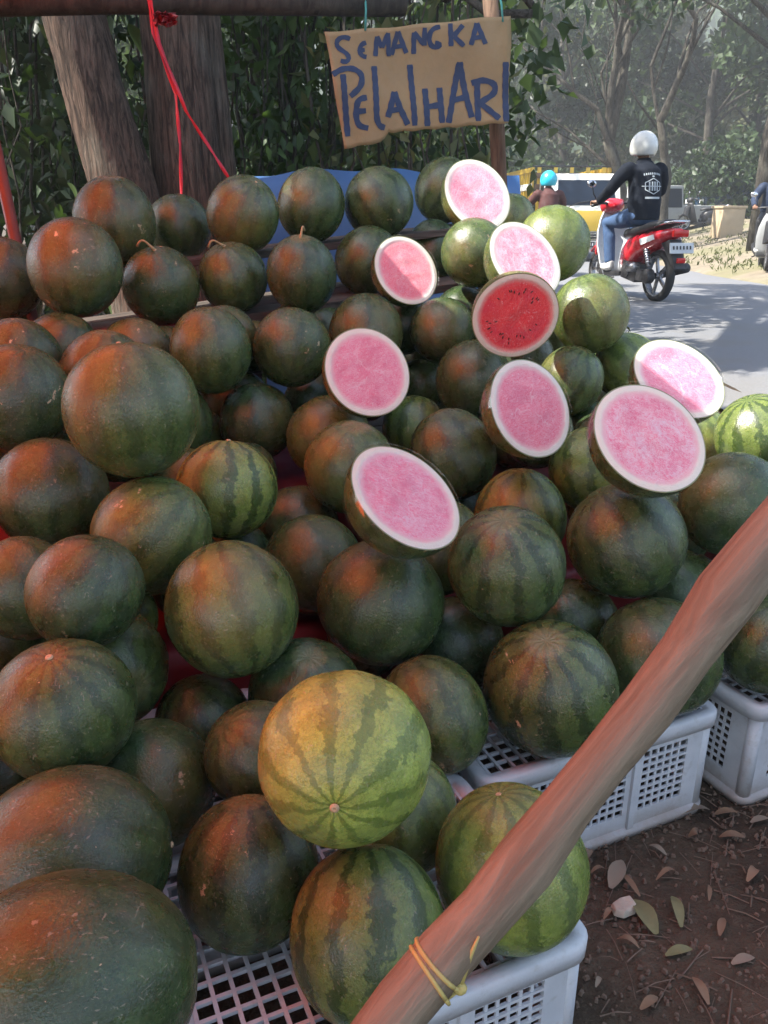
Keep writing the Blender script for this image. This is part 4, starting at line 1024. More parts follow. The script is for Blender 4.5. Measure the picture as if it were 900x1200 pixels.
# --- leafy vines hanging behind the stall
def vine_meshes():
    out = []
    for k in range(5):
        r_ = random.Random(60 + k); L = 1.0; W = r_.uniform(.19, .30); n = 6; vs = []; fs = []
        for i in range(n + 1):
            u = i / n; w_ = W * math.sin(math.pi * min(1, u ** .8 * .96 + .03)); z = -.25 * u * u
            vs += [(u * L, -w_, z + .35 * w_), (u * L, 0, z), (u * L, w_, z + .35 * w_)]
        for i in range(n):
            for q in range(2): a = i * 3 + q; fs.append((a, a + 1, a + 4, a + 3))
        me = MB().add(vs, fs).mesh('leaf', True); me.materials.append(LEAF_N); out.append(me)
    return out
VM = vine_meshes()
def vine(label, x0, x1, y0, y1, Y0, Y1, nind, nbulk, nstem, seed, mat, Ls=.085):
    r_ = random.Random(seed); c0 = at_y((x0 + x1) / 2, 250, (Y0 + Y1) / 2); e = empty('hanging_vine', (c0.x, c0.y, ter(c0.x, c0.y)), label=label, cat='vine', group='vines behind the stall'); off = e.location.copy()
    m = MB(); strands = []
    for i in range(nstem):
        Y = r_.uniform(Y0, Y1); x = r_.uniform(x0, x1); p = at_y(x, y0 - 40, Y); p.z += r_.uniform(.1, .8); q = at_y(x + r_.uniform(-25, 25), y1 + 60, Y); q.z = ter(q.x, q.y) - .02
        P = [p.lerp(q, k / 9) + Vector((r_.gauss(0, .03), r_.gauss(0, .03), 0)) for k in range(10)]; strands.append(P); m.tube([v - off for v in P], r_.uniform(.003, .009), 5)
    for i in range(3):   # thin carrying branches overhead
        Y = Y0 + (Y1 - Y0) * i / 2; P = [at_y(x0 - 60 + (x1 - x0 + 120) * k / 6, y0 - 50, Y) + Vector((0, 0, .35 + r_.gauss(0, .08))) for k in range(7)]; m.tube([v - off for v in P], .02, 6)
    m.build('stem', BARKG, e, smooth=True)
    def spot():
        P = r_.choice(strands); k = r_.uniform(0, 8.99); i = int(k); return P[i].lerp(P[i + 1], k - i) + Vector((r_.gauss(0, .13), r_.gauss(0, .13), r_.gauss(0, .06)))
    for i in range(nind):
        o = link(bpy.data.objects.new('leaf', VM[i % 5]), e); p = spot(); p.y -= .05
        o.location = p - off; s_ = Ls * r_.uniform(.8, 1.5); o.scale = (s_, s_, s_); o.rotation_euler = (r_.uniform(-.8, .8), r_.uniform(.4, 1.5), r_.uniform(0, 6.28))
    C = np.array([tuple(spot() - off) for _ in range(nbulk)]); V, Fc = leaf_cloud(C, Ls * 1.1, Ls * .3, seed, .8)
    o = link(bpy.data.objects.new('foliage', raw_mesh('foliage', V, Fc, mat)), e); o['kind'] = 'stuff'
vine('leafy green vines hanging between the ribboned trunk and the paper sign', 262, 400, 20, 230, 4.6, 5.4, 110, 2200, 34, 71, LEAF_N)
vine('yellow-green vines showing under and behind the paper sign', 385, 560, 130, 220, 4.4, 5.2, 60, 900, 22, 72, LEAF_Y)
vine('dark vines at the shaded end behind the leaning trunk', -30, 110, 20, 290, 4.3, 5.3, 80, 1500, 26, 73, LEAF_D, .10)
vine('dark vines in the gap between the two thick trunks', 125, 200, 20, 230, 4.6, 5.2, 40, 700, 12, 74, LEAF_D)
def bush(name, label, x, y, w_, h, n, L, mat, seed, z=None, group=None):
    r_ = random.Random(seed); z0 = ter(x, y); e = empty(name, (x, y, z0), label=label, cat='bush', group=group); m = MB(); cs = []; rad = []
    for i in range(14):
        c = Vector((r_.uniform(-w_, w_), r_.uniform(-.6, .6) * min(1.2, w_), r_.uniform(.15, 1) * h)); cs.append(tuple(c)); rad.append(r_.uniform(.28, .5) * min(w_, h)); m.tube([(c.x * .4, c.y * .4, -.05), (c.x * .7, c.y * .7, c.z * .6), c], [.03, .02, .008], 5)
    m.build('stem', BARKG, e, smooth=True)
    V, Fc = leaf_cloud(clump_points(cs, rad, n, seed), L, L * .33, seed + 1); o = link(bpy.data.objects.new('foliage', raw_mesh('foliage', V, Fc, mat)), e); o['kind'] = 'stuff'
bush('dense_bush', 'dense green thicket behind the hanging vines', -1.1, 7.4, 2.4, 3.9, 7000, .15, LEAF_F, 81)
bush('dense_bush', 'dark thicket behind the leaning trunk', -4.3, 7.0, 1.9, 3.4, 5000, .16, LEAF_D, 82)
bush('dense_bush', 'tall thicket beside the road behind the paper sign', -.3, 11.0, 1.4, 3.6, 5000, .15, LEAF_F, 83)
bush('dense_bush', 'thicket far behind the dark vines at the shaded end', -8.0, 11.0, 3.0, 5.0, 5000, .25, LEAF_F, 84)
# --- the wood beyond the road
FT = [  # x, y, height, crown radius, leaves, leaf length, material, kind
 (-6, 22, 12, 5, 7000, .34, LEAF_F, 0), (-2.5, 27, 12, 4.4, 7500, .34, LEAF_D, 1), (3.2, 38, 13, 5.5, 8000, .36, LEAF_F, 0), (9.5, 46, 15, 6.0, 8500, .42, LEAF_D, 1),
 (14, 38, 11, 4.8, 8000, .36, LEAF_F, 0), (18.5, 44, 15, 6.2, 9000, .42, LEAF_D, 1), (20, 32, 10, 4.4, 7500, .32, LEAF_F, 0), (25.5, 40, 14, 6.0, 8000, .42, LEAF_D, 1), (17, 26, 8.5, 3.4, 6500, .26, LEAF_D, 1),
 (12, 58, 17, 7.5, 8000, .5, LEAF_Y, 2), (0, 55, 17, 7.5, 7000, .5, LEAF_Y, 2), (26, 58, 18, 8.0, 8000, .5, LEAF_Y, 2), (38, 52, 17, 8, 7000, .5, LEAF_F, 0), (18, 74, 22, 10, 7000, .75, LEAF_Y, 2), (34, 78, 24, 11, 7000, .8, LEAF_D, 1), (4, 76, 22, 10, 6000, .75, LEAF_D, 1), (52, 70, 22, 10, 6000, .75, LEAF_Y, 2), (-12, 70, 22, 10, 5000, .75, LEAF_D, 1), (26, 47, 16, 7, 8000, .45, LEAF_F, 0), (9, 66, 19, 8, 6000, .6, LEAF_F, 0), (45, 44, 16, 8, 6000, .5, LEAF_D, 1), (-14, 34, 14, 7, 6000, .45, LEAF_D, 1), (33, 34, 13, 6, 6500, .42, LEAF_D, 1)]
for i, (x, y, h, c, n, L, mt, k) in enumerate(FT):
    tree('roadside_tree', ['mid green leafy tree in the wood beyond the road', 'dark green leafy tree in the wood beyond the road', 'pale olive tree at the back of the wood beyond the road'][k], x, y, h, c, n, L, mt, 200 + i, low=.06 if y > 30 else .25, trunk_r=.22, group='trees of the wood beyond the road')
for i, (x, y, w_, h) in enumerate([(9, 34, 3.2, 2.4), (14.5, 32, 3, 2.6), (20, 28, 2.6, 2.2), (5.5, 40, 3.4, 3.0), (25, 36, 3.5, 3)]):
    bush('verge_bush', 'low bush at the foot of the wood beyond the sandy verge', x, y, w_, h, 3500, .26, LEAF_D if i % 2 else LEAF_F, 300 + i, group='bushes at the foot of the wood')
# --- the nearly bare branching tree on the verge
def bare_tree(name, label, px, Y, gz, seed, h, rad, forks, leafy):
    r_ = random.Random(seed); b0 = at_y(px, 200, Y); x = b0.x; z0 = ter(x, Y); e = empty(name, (x, Y, z0), label=label, cat='tree'); m = MB(); tips = []
    def grow(p, d, L, rd, lv):
        n = 5; P = [p]; q = p.copy(); dd = d.copy()
        for i in range(n):
            dd = (dd + Vector((r_.gauss(0, .10), r_.gauss(0, .10), .05 + r_.gauss(0, .05)))).normalized(); q = q + dd * L / n; P.append(q.copy())
        m.tube(P, [rd + (rd * .55 - rd) * i / n for i in range(n + 1)], 9 if lv < 2 else (6 if lv < 3 else 4), caps=lv == 0)
        if lv >= 5: tips.append(q); return
        for k in range(forks[lv]):
            i = n if k == 0 else r_.randint(2, n); a = r_.uniform(0, 6.28); sp = r_.uniform(.45, .95); s_ = Vector((math.cos(a), math.sin(a) * .7, r_.uniform(-.1, .5)))
            grow(P[i], (dd + s_ * sp).normalized(), L * r_.uniform(.62, .84), rd * (.62 if k == 0 else .45), lv + 1)
    grow(Vector((0, 0, -.2)), Vector((-.06, 0, 1)), h, rad, 0)
    m.build('trunk', BARKG, e, smooth=True)
    C = np.array([tuple(t) for t in tips]); g = np.random.default_rng(seed); C = np.repeat(C, leafy, 0) + g.normal(0, .35, (len(C) * leafy, 3))
    V, Fc = leaf_cloud(C, .20, .06, seed); o = link(bpy.data.objects.new('crown', raw_mesh('crown', V, Fc, LEAF_Y)), e); o['kind'] = 'stuff'
bare_tree('spreading_tree', 'nearly bare tree with many spreading branches behind the scooter rider', 750, 23, .6, 5, 3.3, .26, [3, 3, 3, 2, 2], 2)
bare_tree('slender_tree', 'slender nearly bare tree beside the spreading one', 786, 24, .6, 15, 3.6, .17, [2, 3, 2, 2, 2], 3)
bx_ = at_y(892, 250, 19); tree('straight_tree', 'straight grey trunk at the far edge of the verge', bx_.x, 19, 12, 3.6, 5000, .26, LEAF_D, 77, trunk_r=.17, low=.42)

# --- wooded ridge that closes the view
def ridge():
    n, k = 90, 14; vs = []; fs = []; r_ = random.Random(41)
    for j in range(k):
        for i in range(n):
            u, v = i / (n - 1), j / (k - 1); x = -140 + 320 * u; y = 105 + 60 * v
            vs.append((x, y, -.5 + 46 * math.sin(v * math.pi / 2) * (.85 + .15 * math.sin(u * 11)) + r_.uniform(-1.6, 1.6) * (j > 0)))
    for j in range(k - 1):
        for i in range(n - 1): a = j * n + i; fs.append((a, a + 1, a + n + 1, a + n))
    props(MB().add(vs, fs).build('wooded_hill', simple('hill_green', (.035, .055, .025), .95, var=.6, scale=.25, bump=1, spec=.1, coord='geo'), smooth=True), kind='structure')
    g = np.random.default_rng(5); V0 = np.array([tuple(v) for v in vs[:n * 12]]); C = V0[g.integers(0, len(V0), 9000)] + g.normal(0, 1.6, (9000, 3)) + np.array([0, -1.0, .8])
    V, Fc = leaf_cloud(C, 1.9, .75, 6); props(link(bpy.data.objects.new('hill_wood', raw_mesh('hill_wood', V, Fc, LEAF_F))), 'far wood covering the hill behind the trees', 'wood', kind='stuff')
ridge()
# ================================================================ vehicles and people
TYRE = simple('tyre', (.018, .018, .019), .75, var=.3, scale=30); RED = simple('red_paint', (.50, .012, .025), .25, var=.08, coat=.8); WHITEP = simple('white_body_plastic', (.70, .71, .72), .35, var=.06, coat=.3)
BLACKP = simple('black_plastic', (.022, .022, .024), .5, var=.3); SEATM = simple('seat_vinyl', (.03, .03, .032), .55); METAL = simple('engine_metal', (.30, .30, .31), .35, .8, var=.4, scale=20)
CHROME = simple('chrome', (.6, .6, .62), .2, 1); GLASS = simple('dark_glass', (.012, .02, .035), .12, 0, var=.5, scale=2, spec=.05); YEL = simple('yellow_paint', (.62, .40, .035), .4, var=.1, coat=.2); CREAM = simple('cream_paint', (.72, .70, .62), .4, var=.08, coat=.3)
LAMPR = simple('red_lens', (.45, .01, .01), .2); LAMPW = simple('clear_lens', (.75, .75, .72), .15); JACKET = simple('navy_jacket', (.010, .013, .020), .92, var=.4, scale=10, bump=.3, spec=.15); JEANS = simple('blue_denim', (.035, .075, .16), .85, var=.35, scale=14, bump=.2)
SKIN = simple('skin', (.22, .115, .07), .55); HELMW = simple('helmet_white', (.60, .61, .58), .3, var=.08, coat=.4); HELMB = simple('helmet_cyan', (.02, .42, .55), .3, var=.15, coat=.4); SHOE = simple('pale_shoe', (.55, .55, .53), .7); PRINT = simple('grey_print', (.38, .42, .44), .8, var=.1)
DKRED = simple('maroon_cloth', (.06, .018, .016), .85, var=.3); BLUEJ = simple('blue_jacket', (.008, .018, .045), .8, var=.3); GREYM = simple('weathered_grey', (.26, .27, .27), .7, var=.2, scale=5); PLATE = simple('number_plate', (.50, .52, .53), .5, var=.05); PLATEB = simple('black_plate', (.02, .02, .022), .4)
HLIN = simple('visor', (.015, .02, .025), .1)
def wheel(parent, y, z, rad, w_, name='wheel'):
    o = empty(name); o.parent = parent; o.location = (0, y, z)
    M = Matrix.Rotation(math.pi / 2, 3, 'Y')
    MB().lathe([(rad - .055, -w_ * .42), (rad - .03, -w_ * .5), (rad - .006, -w_ * .3), (rad, 0), (rad - .006, w_ * .3), (rad - .03, w_ * .5), (rad - .055, w_ * .42), (rad - .055, -w_ * .42)], 36, M).build('tyre', TYRE, o, smooth=True)
    m = MB().lathe([(rad - .056, -w_ * .36), (rad - .072, -w_ * .3), (rad - .072, w_ * .3), (rad - .056, w_ * .36), (rad - .056, -w_ * .36)], 36, M)
    for k in range(5):
        a = 2 * math.pi * k / 5; m.box((0, math.cos(a) * (rad - .07) / 2, math.sin(a) * (rad - .07) / 2), (.022, (rad - .07), .035), Matrix.Rotation(a, 3, 'X'))
    m.tube([(-.04, 0, 0), (.04, 0, 0)], .035, 12); m.build('rim', METAL, o, auto=True)
    return o
def loft(m, secs, n=20, cap=True):
    """secs: (y, zc, hx, hz, power) superellipse rings across y"""
    vs = []; fs = []
    for (y, zc, hx, hz, p) in secs:
        for k in range(n):
            q = 2 * math.pi * k / n; c, s_ = math.cos(q), math.sin(q)
            vs.append((hx * math.copysign(abs(c) ** (2 / p), c), y, zc + hz * math.copysign(abs(s_) ** (2 / p), s_)))
    for i in range(len(secs) - 1):
        for k in range(n): fs.append((i * n + k, i * n + (k + 1) % n, (i + 1) * n + (k + 1) % n, (i + 1) * n + k))
    if cap: fs += [tuple(range(n)), tuple((len(secs) - 1) * n + k for k in range(n))[::-1]]
    return m.add(vs, fs)
def scooter(name, label, loc, rz, body=RED, shield=WHITEP, group=None, lean=0):
    e = empty(name, loc, rz, label=label, cat='scooter', group=group); e.rotation_euler = (0, lean, rz)
    wheel(e, -.62, .265, .265, .10); wheel(e, .63, .26, .26, .085)
    # front leg shield: curved shell, front apron
    vs = []; fs = []; n = 13
    prof = [(.30, .20, .17), (.36, .34, .205), (.43, .52, .22), (.48, .68, .205), (.52, .82, .16), (.53, .90, .12)]
    for th in (0, .022):
        for (y, z, hw) in prof:
            for i in range(n):
                u = -1 + 2 * i / (n - 1); vs.append((hw * u, y + th - .10 * u * u + .02, z + .01 * u * u))
    K = len(prof) * n
    for j in range(len(prof) - 1):
        for i in range(n - 1): a = j * n + i; fs.append((a, a + 1, a + n + 1, a + n)); fs.append((K + a, K + a + n, K + a + n + 1, K + a + 1))
    for i in range(n - 1): fs.append((i, K + i, K + i + 1, i + 1)); a = (len(prof) - 1) * n + i; fs.append((a, a + 1, K + a + 1, K + a))
    for j in range(len(prof) - 1):
        a = j * n; fs.append((a, a + n, K + a + n, K + a)); a = j * n + n - 1; fs.append((a, K + a, K + a + n, a + n))
    MB().add(vs, fs).build('leg_shield', shield, e, smooth=True)
    MB().hull8([(-.13, .56, .42), (.13, .56, .42), (-.10, .66, .46), (.10, .66, .46), (-.12, .52, .80), (.12, .52, .80), (-.08, .62, .74), (.08, .62, .74)]).build('front_apron', body, e, bevel=.025, auto=True)
    m = MB(); loft(m, [(.50, .36, .05, .02, 2.5), (.60, .50, .065, .025, 2.5), (.72, .52, .065, .02, 2.5), (.84, .46, .05, .016, 2.5)], 14).build('front_fender', body, e, smooth=True)
    MB().tube([(-.045, .63, .26), (-.045, .54, .62)], .018, 8).tube([(.045, .63, .26), (.045, .54, .62)], .018, 8).build('fork', METAL, e, smooth=True)
    # floor board
    MB().hull8([(-.17, -.10, .24), (.17, -.10, .24), (-.17, .36, .22), (.17, .36, .22), (-.17, -.10, .285), (.17, -.10, .285), (-.17, .36, .27), (.17, .36, .27)]).build('footboard', BLACKP, e, bevel=.01, auto=True)
    # under-seat body and tail
    m = MB(); loft(m, [(-.02, .42, .13, .16, 3), (-.15, .47, .165, .19, 3), (-.35, .56, .175, .135, 2.8), (-.58, .63, .16, .095, 2.6), (-.80, .69, .10, .06, 2.4), (-.92, .715, .05, .03, 2.2)], 22).build('side_fairing', body, e, smooth=True)
    m = MB(); loft(m, [(.02, .40, .115, .13, 3), (-.06, .40, .14, .15, 3), (-.14, .40, .13, .12, 3)], 18).build('inner_panel', shield, e, smooth=True)
    for sx in (-1, 1):
        MB().hull8([(sx * .172, -.50, .575), (sx * .180, -.50, .575), (sx * .155, -.72, .64), (sx * .163, -.72, .64), (sx * .172, -.46, .635), (sx * .178, -.46, .635), (sx * .150, -.68, .685), (sx * .158, -.68, .685)]).build('stripe', WHITEP, e)
    m = MB(); loft(m, [(.06, .665, .07, .03, 2.6), (-.05, .69, .125, .045, 2.8), (-.30, .715, .145, .05, 2.8), (-.52, .765, .14, .05, 2.8), (-.74, .80, .10, .035, 2.5), (-.80, .805, .06, .02, 2.2)], 20).build('seat', SEATM, e, smooth=True)
    MB().tube([(.10, -.62, .76), (.12, -.80, .80), (.07, -.95, .815), (-.07, -.95, .815), (-.12, -.80, .80), (-.10, -.62, .76)], .013, 8).build('grab_rail', CHROME, e, smooth=True)
    MB().box((0, -.935, .70), (.17, .05, .07)).build('tail_lamp', LAMPR, e, bevel=.015, auto=True)
    # rear mudguard, plate
    MB().hull8([(-.07, -.72, .60), (.07, -.72, .60), (-.07, -.86, .64), (.07, -.86, .64), (-.06, -.98, .34), (.06, -.98, .34), (-.06, -1.0, .36), (.06, -1.0, .36)]).build('mudguard', BLACKP, e)
    MB().box((0, -.985, .56), (.27, .012, .105), Matrix.Rotation(R(-12), 3, 'X')).build('number_plate', PLATE, e, bevel=.004)
    m = MB()
    for k in range(6): m.box((-.095 + .038 * k, -.994, .565), (.016, .004, .035), Matrix.Rotation(R(-12), 3, 'X'))
    m.build('plate_lettering', BLACKP, e)
    MB().box((0, -1.0, .44), (.09, .03, .05)).build('reflector', LAMPR, e, bevel=.008, auto=True)
    # engine and swing arm, left side; exhaust, right side
    m = MB(); m.box((-.10, -.28, .30), (.13, .30, .19), Matrix.Rotation(R(8), 3, 'X')); m.box((-.12, -.50, .27), (.08, .32, .12)); m.tube([(-.165, -.62, .265), (-.08, -.62, .265)], .075, 16); m.tube([(-.175, -.22, .30), (-.06, -.22, .30)], .085, 16)
    for k in range(5): m.tube([(-.06 + .0 * k, -.05 + .022 * k, .33), (.07, -.05 + .022 * k, .33)], .06, 10)
    m.build('engine', simple('engine_dark', (.07, .07, .075), .4, .5, var=.5, scale=25), e, bevel=.012, auto=True)
    m = MB(); m.tube([(-.17, -.30, .34), (-.17, -.44, .35)], .05, 12); m.build('air_box', METAL, e, smooth=True)
    m = MB()
    for k in range(9): m.lathe([(.028, -.006), (.034, 0), (.028, .006)], 12, None) if False else m.tube([(-.115, -.585 + .012 * k, .40 + .024 * k), (-.115, -.580 + .012 * k, .412 + .024 * k)], .033, 12)
    m.tube([(-.115, -.60, .36), (-.115, -.47, .62)], .016, 8); m.build('shock_absorber', CHROME, e, smooth=True)
    MB().tube([(.11, -.10, .22), (.14, -.35, .24), (.15, -.55, .30), (.155, -.88, .36)], [.025, .03, .055, .05], 12).build('exhaust', BLACKP, e, smooth=True)
    # handlebar, headlamp cowl, mirrors
    MB().tube([(-.34, .34, .97), (-.20, .40, 1.0), (0, .46, 1.0), (.20, .40, 1.0), (.34, .34, .97)], .016, 8).build('handlebar', BLACKP, e, smooth=True)
    m = MB(); loft(m, [(.36, .97, .05, .03, 2.5), (.44, .985, .13, .07, 2.6), (.52, .97, .14, .085, 2.6), (.58, .95, .08, .06, 2.4)], 18).build('headlamp_cowl', body, e, smooth=True)
    for sx in (-1, 1):
        MB().tube([(sx * .24, .39, 1.0), (sx * .30, .40, 1.10), (sx * .33, .38, 1.17)], .007, 6).build('mirror_stalk', BLACKP, e, smooth=True)
        MB().ell((sx * .345, .38, 1.205), (.058, .014, .04), 14, 8).build('mirror', CHROME, e, smooth=True)
    MB().tube([(-.17, .0, .22), (-.22, .03, .20)], .012, 6).tube([(.17, .0, .22), (.22, .03, .20)], .012, 6).build('foot_peg', BLACKP, e)
    return e
def rider(name, label, loc, rz, jacket, trousers, helm, print_back=False, group=None, visor=True, lean=0):
    """seated figure in scooter coordinates; seat top at 0.76, facing +y"""
    T = []
    e0 = MB()
    hip, chest, neck = Vector((0, -.20, .86)), Vector((0, -.14, 1.18)), Vector((0, -.10, 1.38))
    # body: head, neck, hands, torso core as one skin
    b = e0
    b.tube([hip, chest, neck, (0, -.075, 1.47)], [.12, .13, .06, .055], 14); b.ell((0, -.06, 1.55), (.078, .098, .115), 16, 12); b.ell((0, .045, 1.535), (.014, .02, .02), 8, 6)
    for sx in (-1, 1):
        sh, el, wr = Vector((sx * .17, -.12, 1.34)), Vector((sx * .30, .02, 1.13)), Vector((sx * .30, .27, 1.02))
        b.tube([sh, el, wr], [.045, .036, .026], 10); b.ell(wr + Vector((sx * .006, .05, -.01)), (.036, .05, .022), 10, 8)
        for k in range(4):
            fx = wr + Vector((sx * (.034 - .021 * k), .085, .0)); b.tube([fx, fx + Vector((0, .030, -.008)), fx + Vector((0, .034, -.036)), fx + Vector((0, .008, -.046))], [.0105, .010, .0095, .008], 7)
        tb = wr + Vector((-sx * .034, .045, -.008)); b.tube([tb, tb + Vector((-sx * .014, .026, -.020)), tb + Vector((-sx * .004, .045, -.042))], [.012, .0105, .008], 7)
        hj, kn, an = Vector((sx * .09, -.14, .85)), Vector((sx * .17, .22, .78)), Vector((sx * .16, .14, .38))
        b.tube([hj, kn, an], [.075, .05, .036], 12)
    body = remeshed(name, b, SKIN, .0075, None, 2)
    body.location = loc; body.rotation_euler = (0, lean, rz); props(body, label, 'person', group)
    j = MB(); j.tube([(0, -.21, .82), (0, -.205, .95), (0, -.165, 1.15), (0, -.13, 1.30), (0, -.105, 1.40)], [.165, .165, .175, .165, .085], 20)
    j.ell((0, -.13, 1.31), (.225, .115, .075), 18, 10); j.ell((0, -.19, 1.0), (.19, .14, .19), 18, 12); j.tube([(0, -.10, 1.37), (0, -.085, 1.44)], [.085, .075], 14)
    for sx in (-1, 1):
        sh, el, wr = Vector((sx * .19, -.12, 1.335)), Vector((sx * .31, .015, 1.125)), Vector((sx * .30, .255, 1.022))
        j.ell(sh - Vector((sx * .01, 0, .005)), (.084, .082, .08), 14, 10); j.tube([sh, sh.lerp(el, .5) + Vector((sx * .02, 0, 0)), el, el.lerp(wr, .5), wr], [.082, .072, .062, .056, .046], 14)
    jk = remeshed('jacket', j, jacket, .014, body, 3)
    t = MB(); t.ell((0, -.20, .86), (.18, .15, .11), 18, 10)
    for sx in (-1, 1):
        hj, kn, an = Vector((sx * .095, -.13, .85)), Vector((sx * .175, .24, .785)), Vector((sx * .165, .14, .36))
        t.tube([hj, hj.lerp(kn, .5), kn, kn.lerp(an, .35) + Vector((0, -.015, 0)), an], [.105, .092, .075, .068, .058], 16); t.ell(kn, (.076, .075, .075), 12, 8)
    remeshed('trousers', t, trousers, .014, body, 3)
    for sx in (-1, 1):
        s_ = MB(); s_.ell((sx * .165, .21, .315), (.048, .13, .042), 14, 10); s_.tube([(sx * .165, .13, .30), (sx * .165, .13, .39)], [.05, .046], 12); remeshed('shoe', s_, SHOE, .011, body, 2)
    # helmet: open-face shell with visor
    hc = Vector((0, -.06, 1.56)); vs = []; fs = []; n, m_ = 30, 18
    for th in (0, 1):
        for i in range(m_ + 1):
            pol = math.pi * .70 * i / m_
            for k in range(n):
                q = 2 * math.pi * k / n; rd = 1 - .06 * th; cut = 1.0
                p_ = pol * (1 - .24 * max(0, math.sin(q)) ** 2 * (i / m_))
                vs.append(hc + Vector((math.sin(p_) * math.cos(q) * .142 * rd, math.sin(p_) * math.sin(q) * .165 * rd, math.cos(p_) * .158 * rd)))
    K = (m_ + 1) * n
    for i in range(m_):
        for k in range(n):
            a, b2, c, d = i * n + k, i * n + (k + 1) % n, (i + 1) * n + (k + 1) % n, (i + 1) * n + k; fs.append((a, d, c, b2)); fs.append((K + a, K + b2, K + c, K + d))
    for k in range(n): a = m_ * n + k; b2 = m_ * n + (k + 1) % n; fs.append((a, K + a, K + b2, b2))
    hl = MB().add(vs, fs).build('helmet', helm, body, smooth=True)
    if visor:
        vs = []; fs = []
        for i in range(7):
            for k in range(15):
                q = math.pi * (.12 + .76 * k / 14); p_ = .95 + .75 * i / 6; vs.append(hc + Vector((math.sin(p_) * math.cos(q) * .147, math.sin(p_) * math.sin(q) * .172, math.cos(p_) * .163)))
        for i in range(6):
            for k in range(14): a = i * 15 + k; fs.append((a, a + 1, a + 16, a + 15))
        MB().add(vs, fs).build('visor', HLIN, hl, smooth=True).modifiers.new('t', 'SOLIDIFY').thickness = .003
    if print_back:
        # print on the back of the jacket: bars and a hexagon emblem, wrapped on the cloth by ray casting
        dg = bpy.context.evaluated_depsgraph_get(); dg.update()
        m = MB()
        def on(x, z):
            hit, p_, nn, _ = jk.ray_cast(Vector((x, -1.2, z)), Vector((0, 1, 0))); return (p_ + Vector((0, -.004, 0))) if hit else Vector((x, -.36, z))
        def bar(x0, z0, x1, z1, w_):
            k = max(2, int(math.hypot(x1 - x0, z1 - z0) / .012)); vs = []; fs = []; dx, dz = (x1 - x0), (z1 - z0); L = math.hypot(dx, dz); nx, nz = -dz / L * w_, dx / L * w_
            for i in range(k + 1):
                u = i / k; x, z = x0 + dx * u, z0 + dz * u; vs += [on(x - nx, z - nz), on(x + nx, z + nz)]
            for i in range(k): fs.append((2 * i, 2 * i + 1, 2 * i + 3, 2 * i + 2))
            m.add(vs, fs)
        zc = 1.16
        for i in range(10):   # curved top line of small letters
            x = -.09 + .02 * i; zz = zc + .125 - 1.2 * x * x; bar(x - .006, zz, x + .006, zz, .010)
        bar(-.012, zc + .098, .012, zc + .098, .008)
        hexp = [(-.085, zc + .035), (0, zc + .078), (.085, zc + .035), (.085, zc - .035), (0, zc - .078), (-.085, zc - .035)]
        for (a, b2) in zip(hexp, hexp[1:] + hexp[:1]): bar(*a, *b2, .0045)
        for x in (-.045, -.015, .015, .045): bar(x, zc - .045, x, zc + .045, .008)
        bar(-.115, zc, .115, zc, .004); bar(-.085, zc - .115, .085, zc - .115, .010)
        o = m.build('jacket_print', PRINT, jk, smooth=False)
    return body
def ground_at(px, py, Y):
    p = at_y(px, py, Y); return Vector((p.x, Y, 0))
def on_road(px, Y):
    p = at_y(px, 300, Y); return Vector((p.x, Y, road_z(Y) + .022))
p1 = Vector((2.77, 9.5, road_z(9.3) + .024))
RZ = R(14)
scooter('scooter', 'red and white scooter driving away along the road', p1, RZ)
rider('person', 'scooter rider in a dark jacket with a printed back, blue jeans and white helmet', p1, RZ, JACKET, JEANS, HELMW, True)
p2 = on_road(636, 15.0); p2.z = road_z(15.0) + .024
scooter('scooter', 'scooter under the rider with the cyan helmet, ahead of the yellow truck', p2, R(5), BLUEJ, GREYM)
rider('person', 'scooter rider with a cyan helmet and dark maroon jacket in front of the yellow truck', p2, R(5), DKRED, simple('light_trousers', (.40, .45, .52), .8), HELMB, False, visor=False)
p3 = at_y(897, 300, 14.6); p3 = Vector((p3.x, 14.6, ter(p3.x, 14.6) + .002))
scooter('scooter', 'dark scooter standing on the sandy verge beyond the road', p3, R(160), BLACKP, GREYM)
rider('person', 'rider in a blue jacket on the dark scooter on the sandy verge', p3, R(160), BLUEJ, BLACKP, simple('helmet_green', (.04, .12, .09), .4), False)

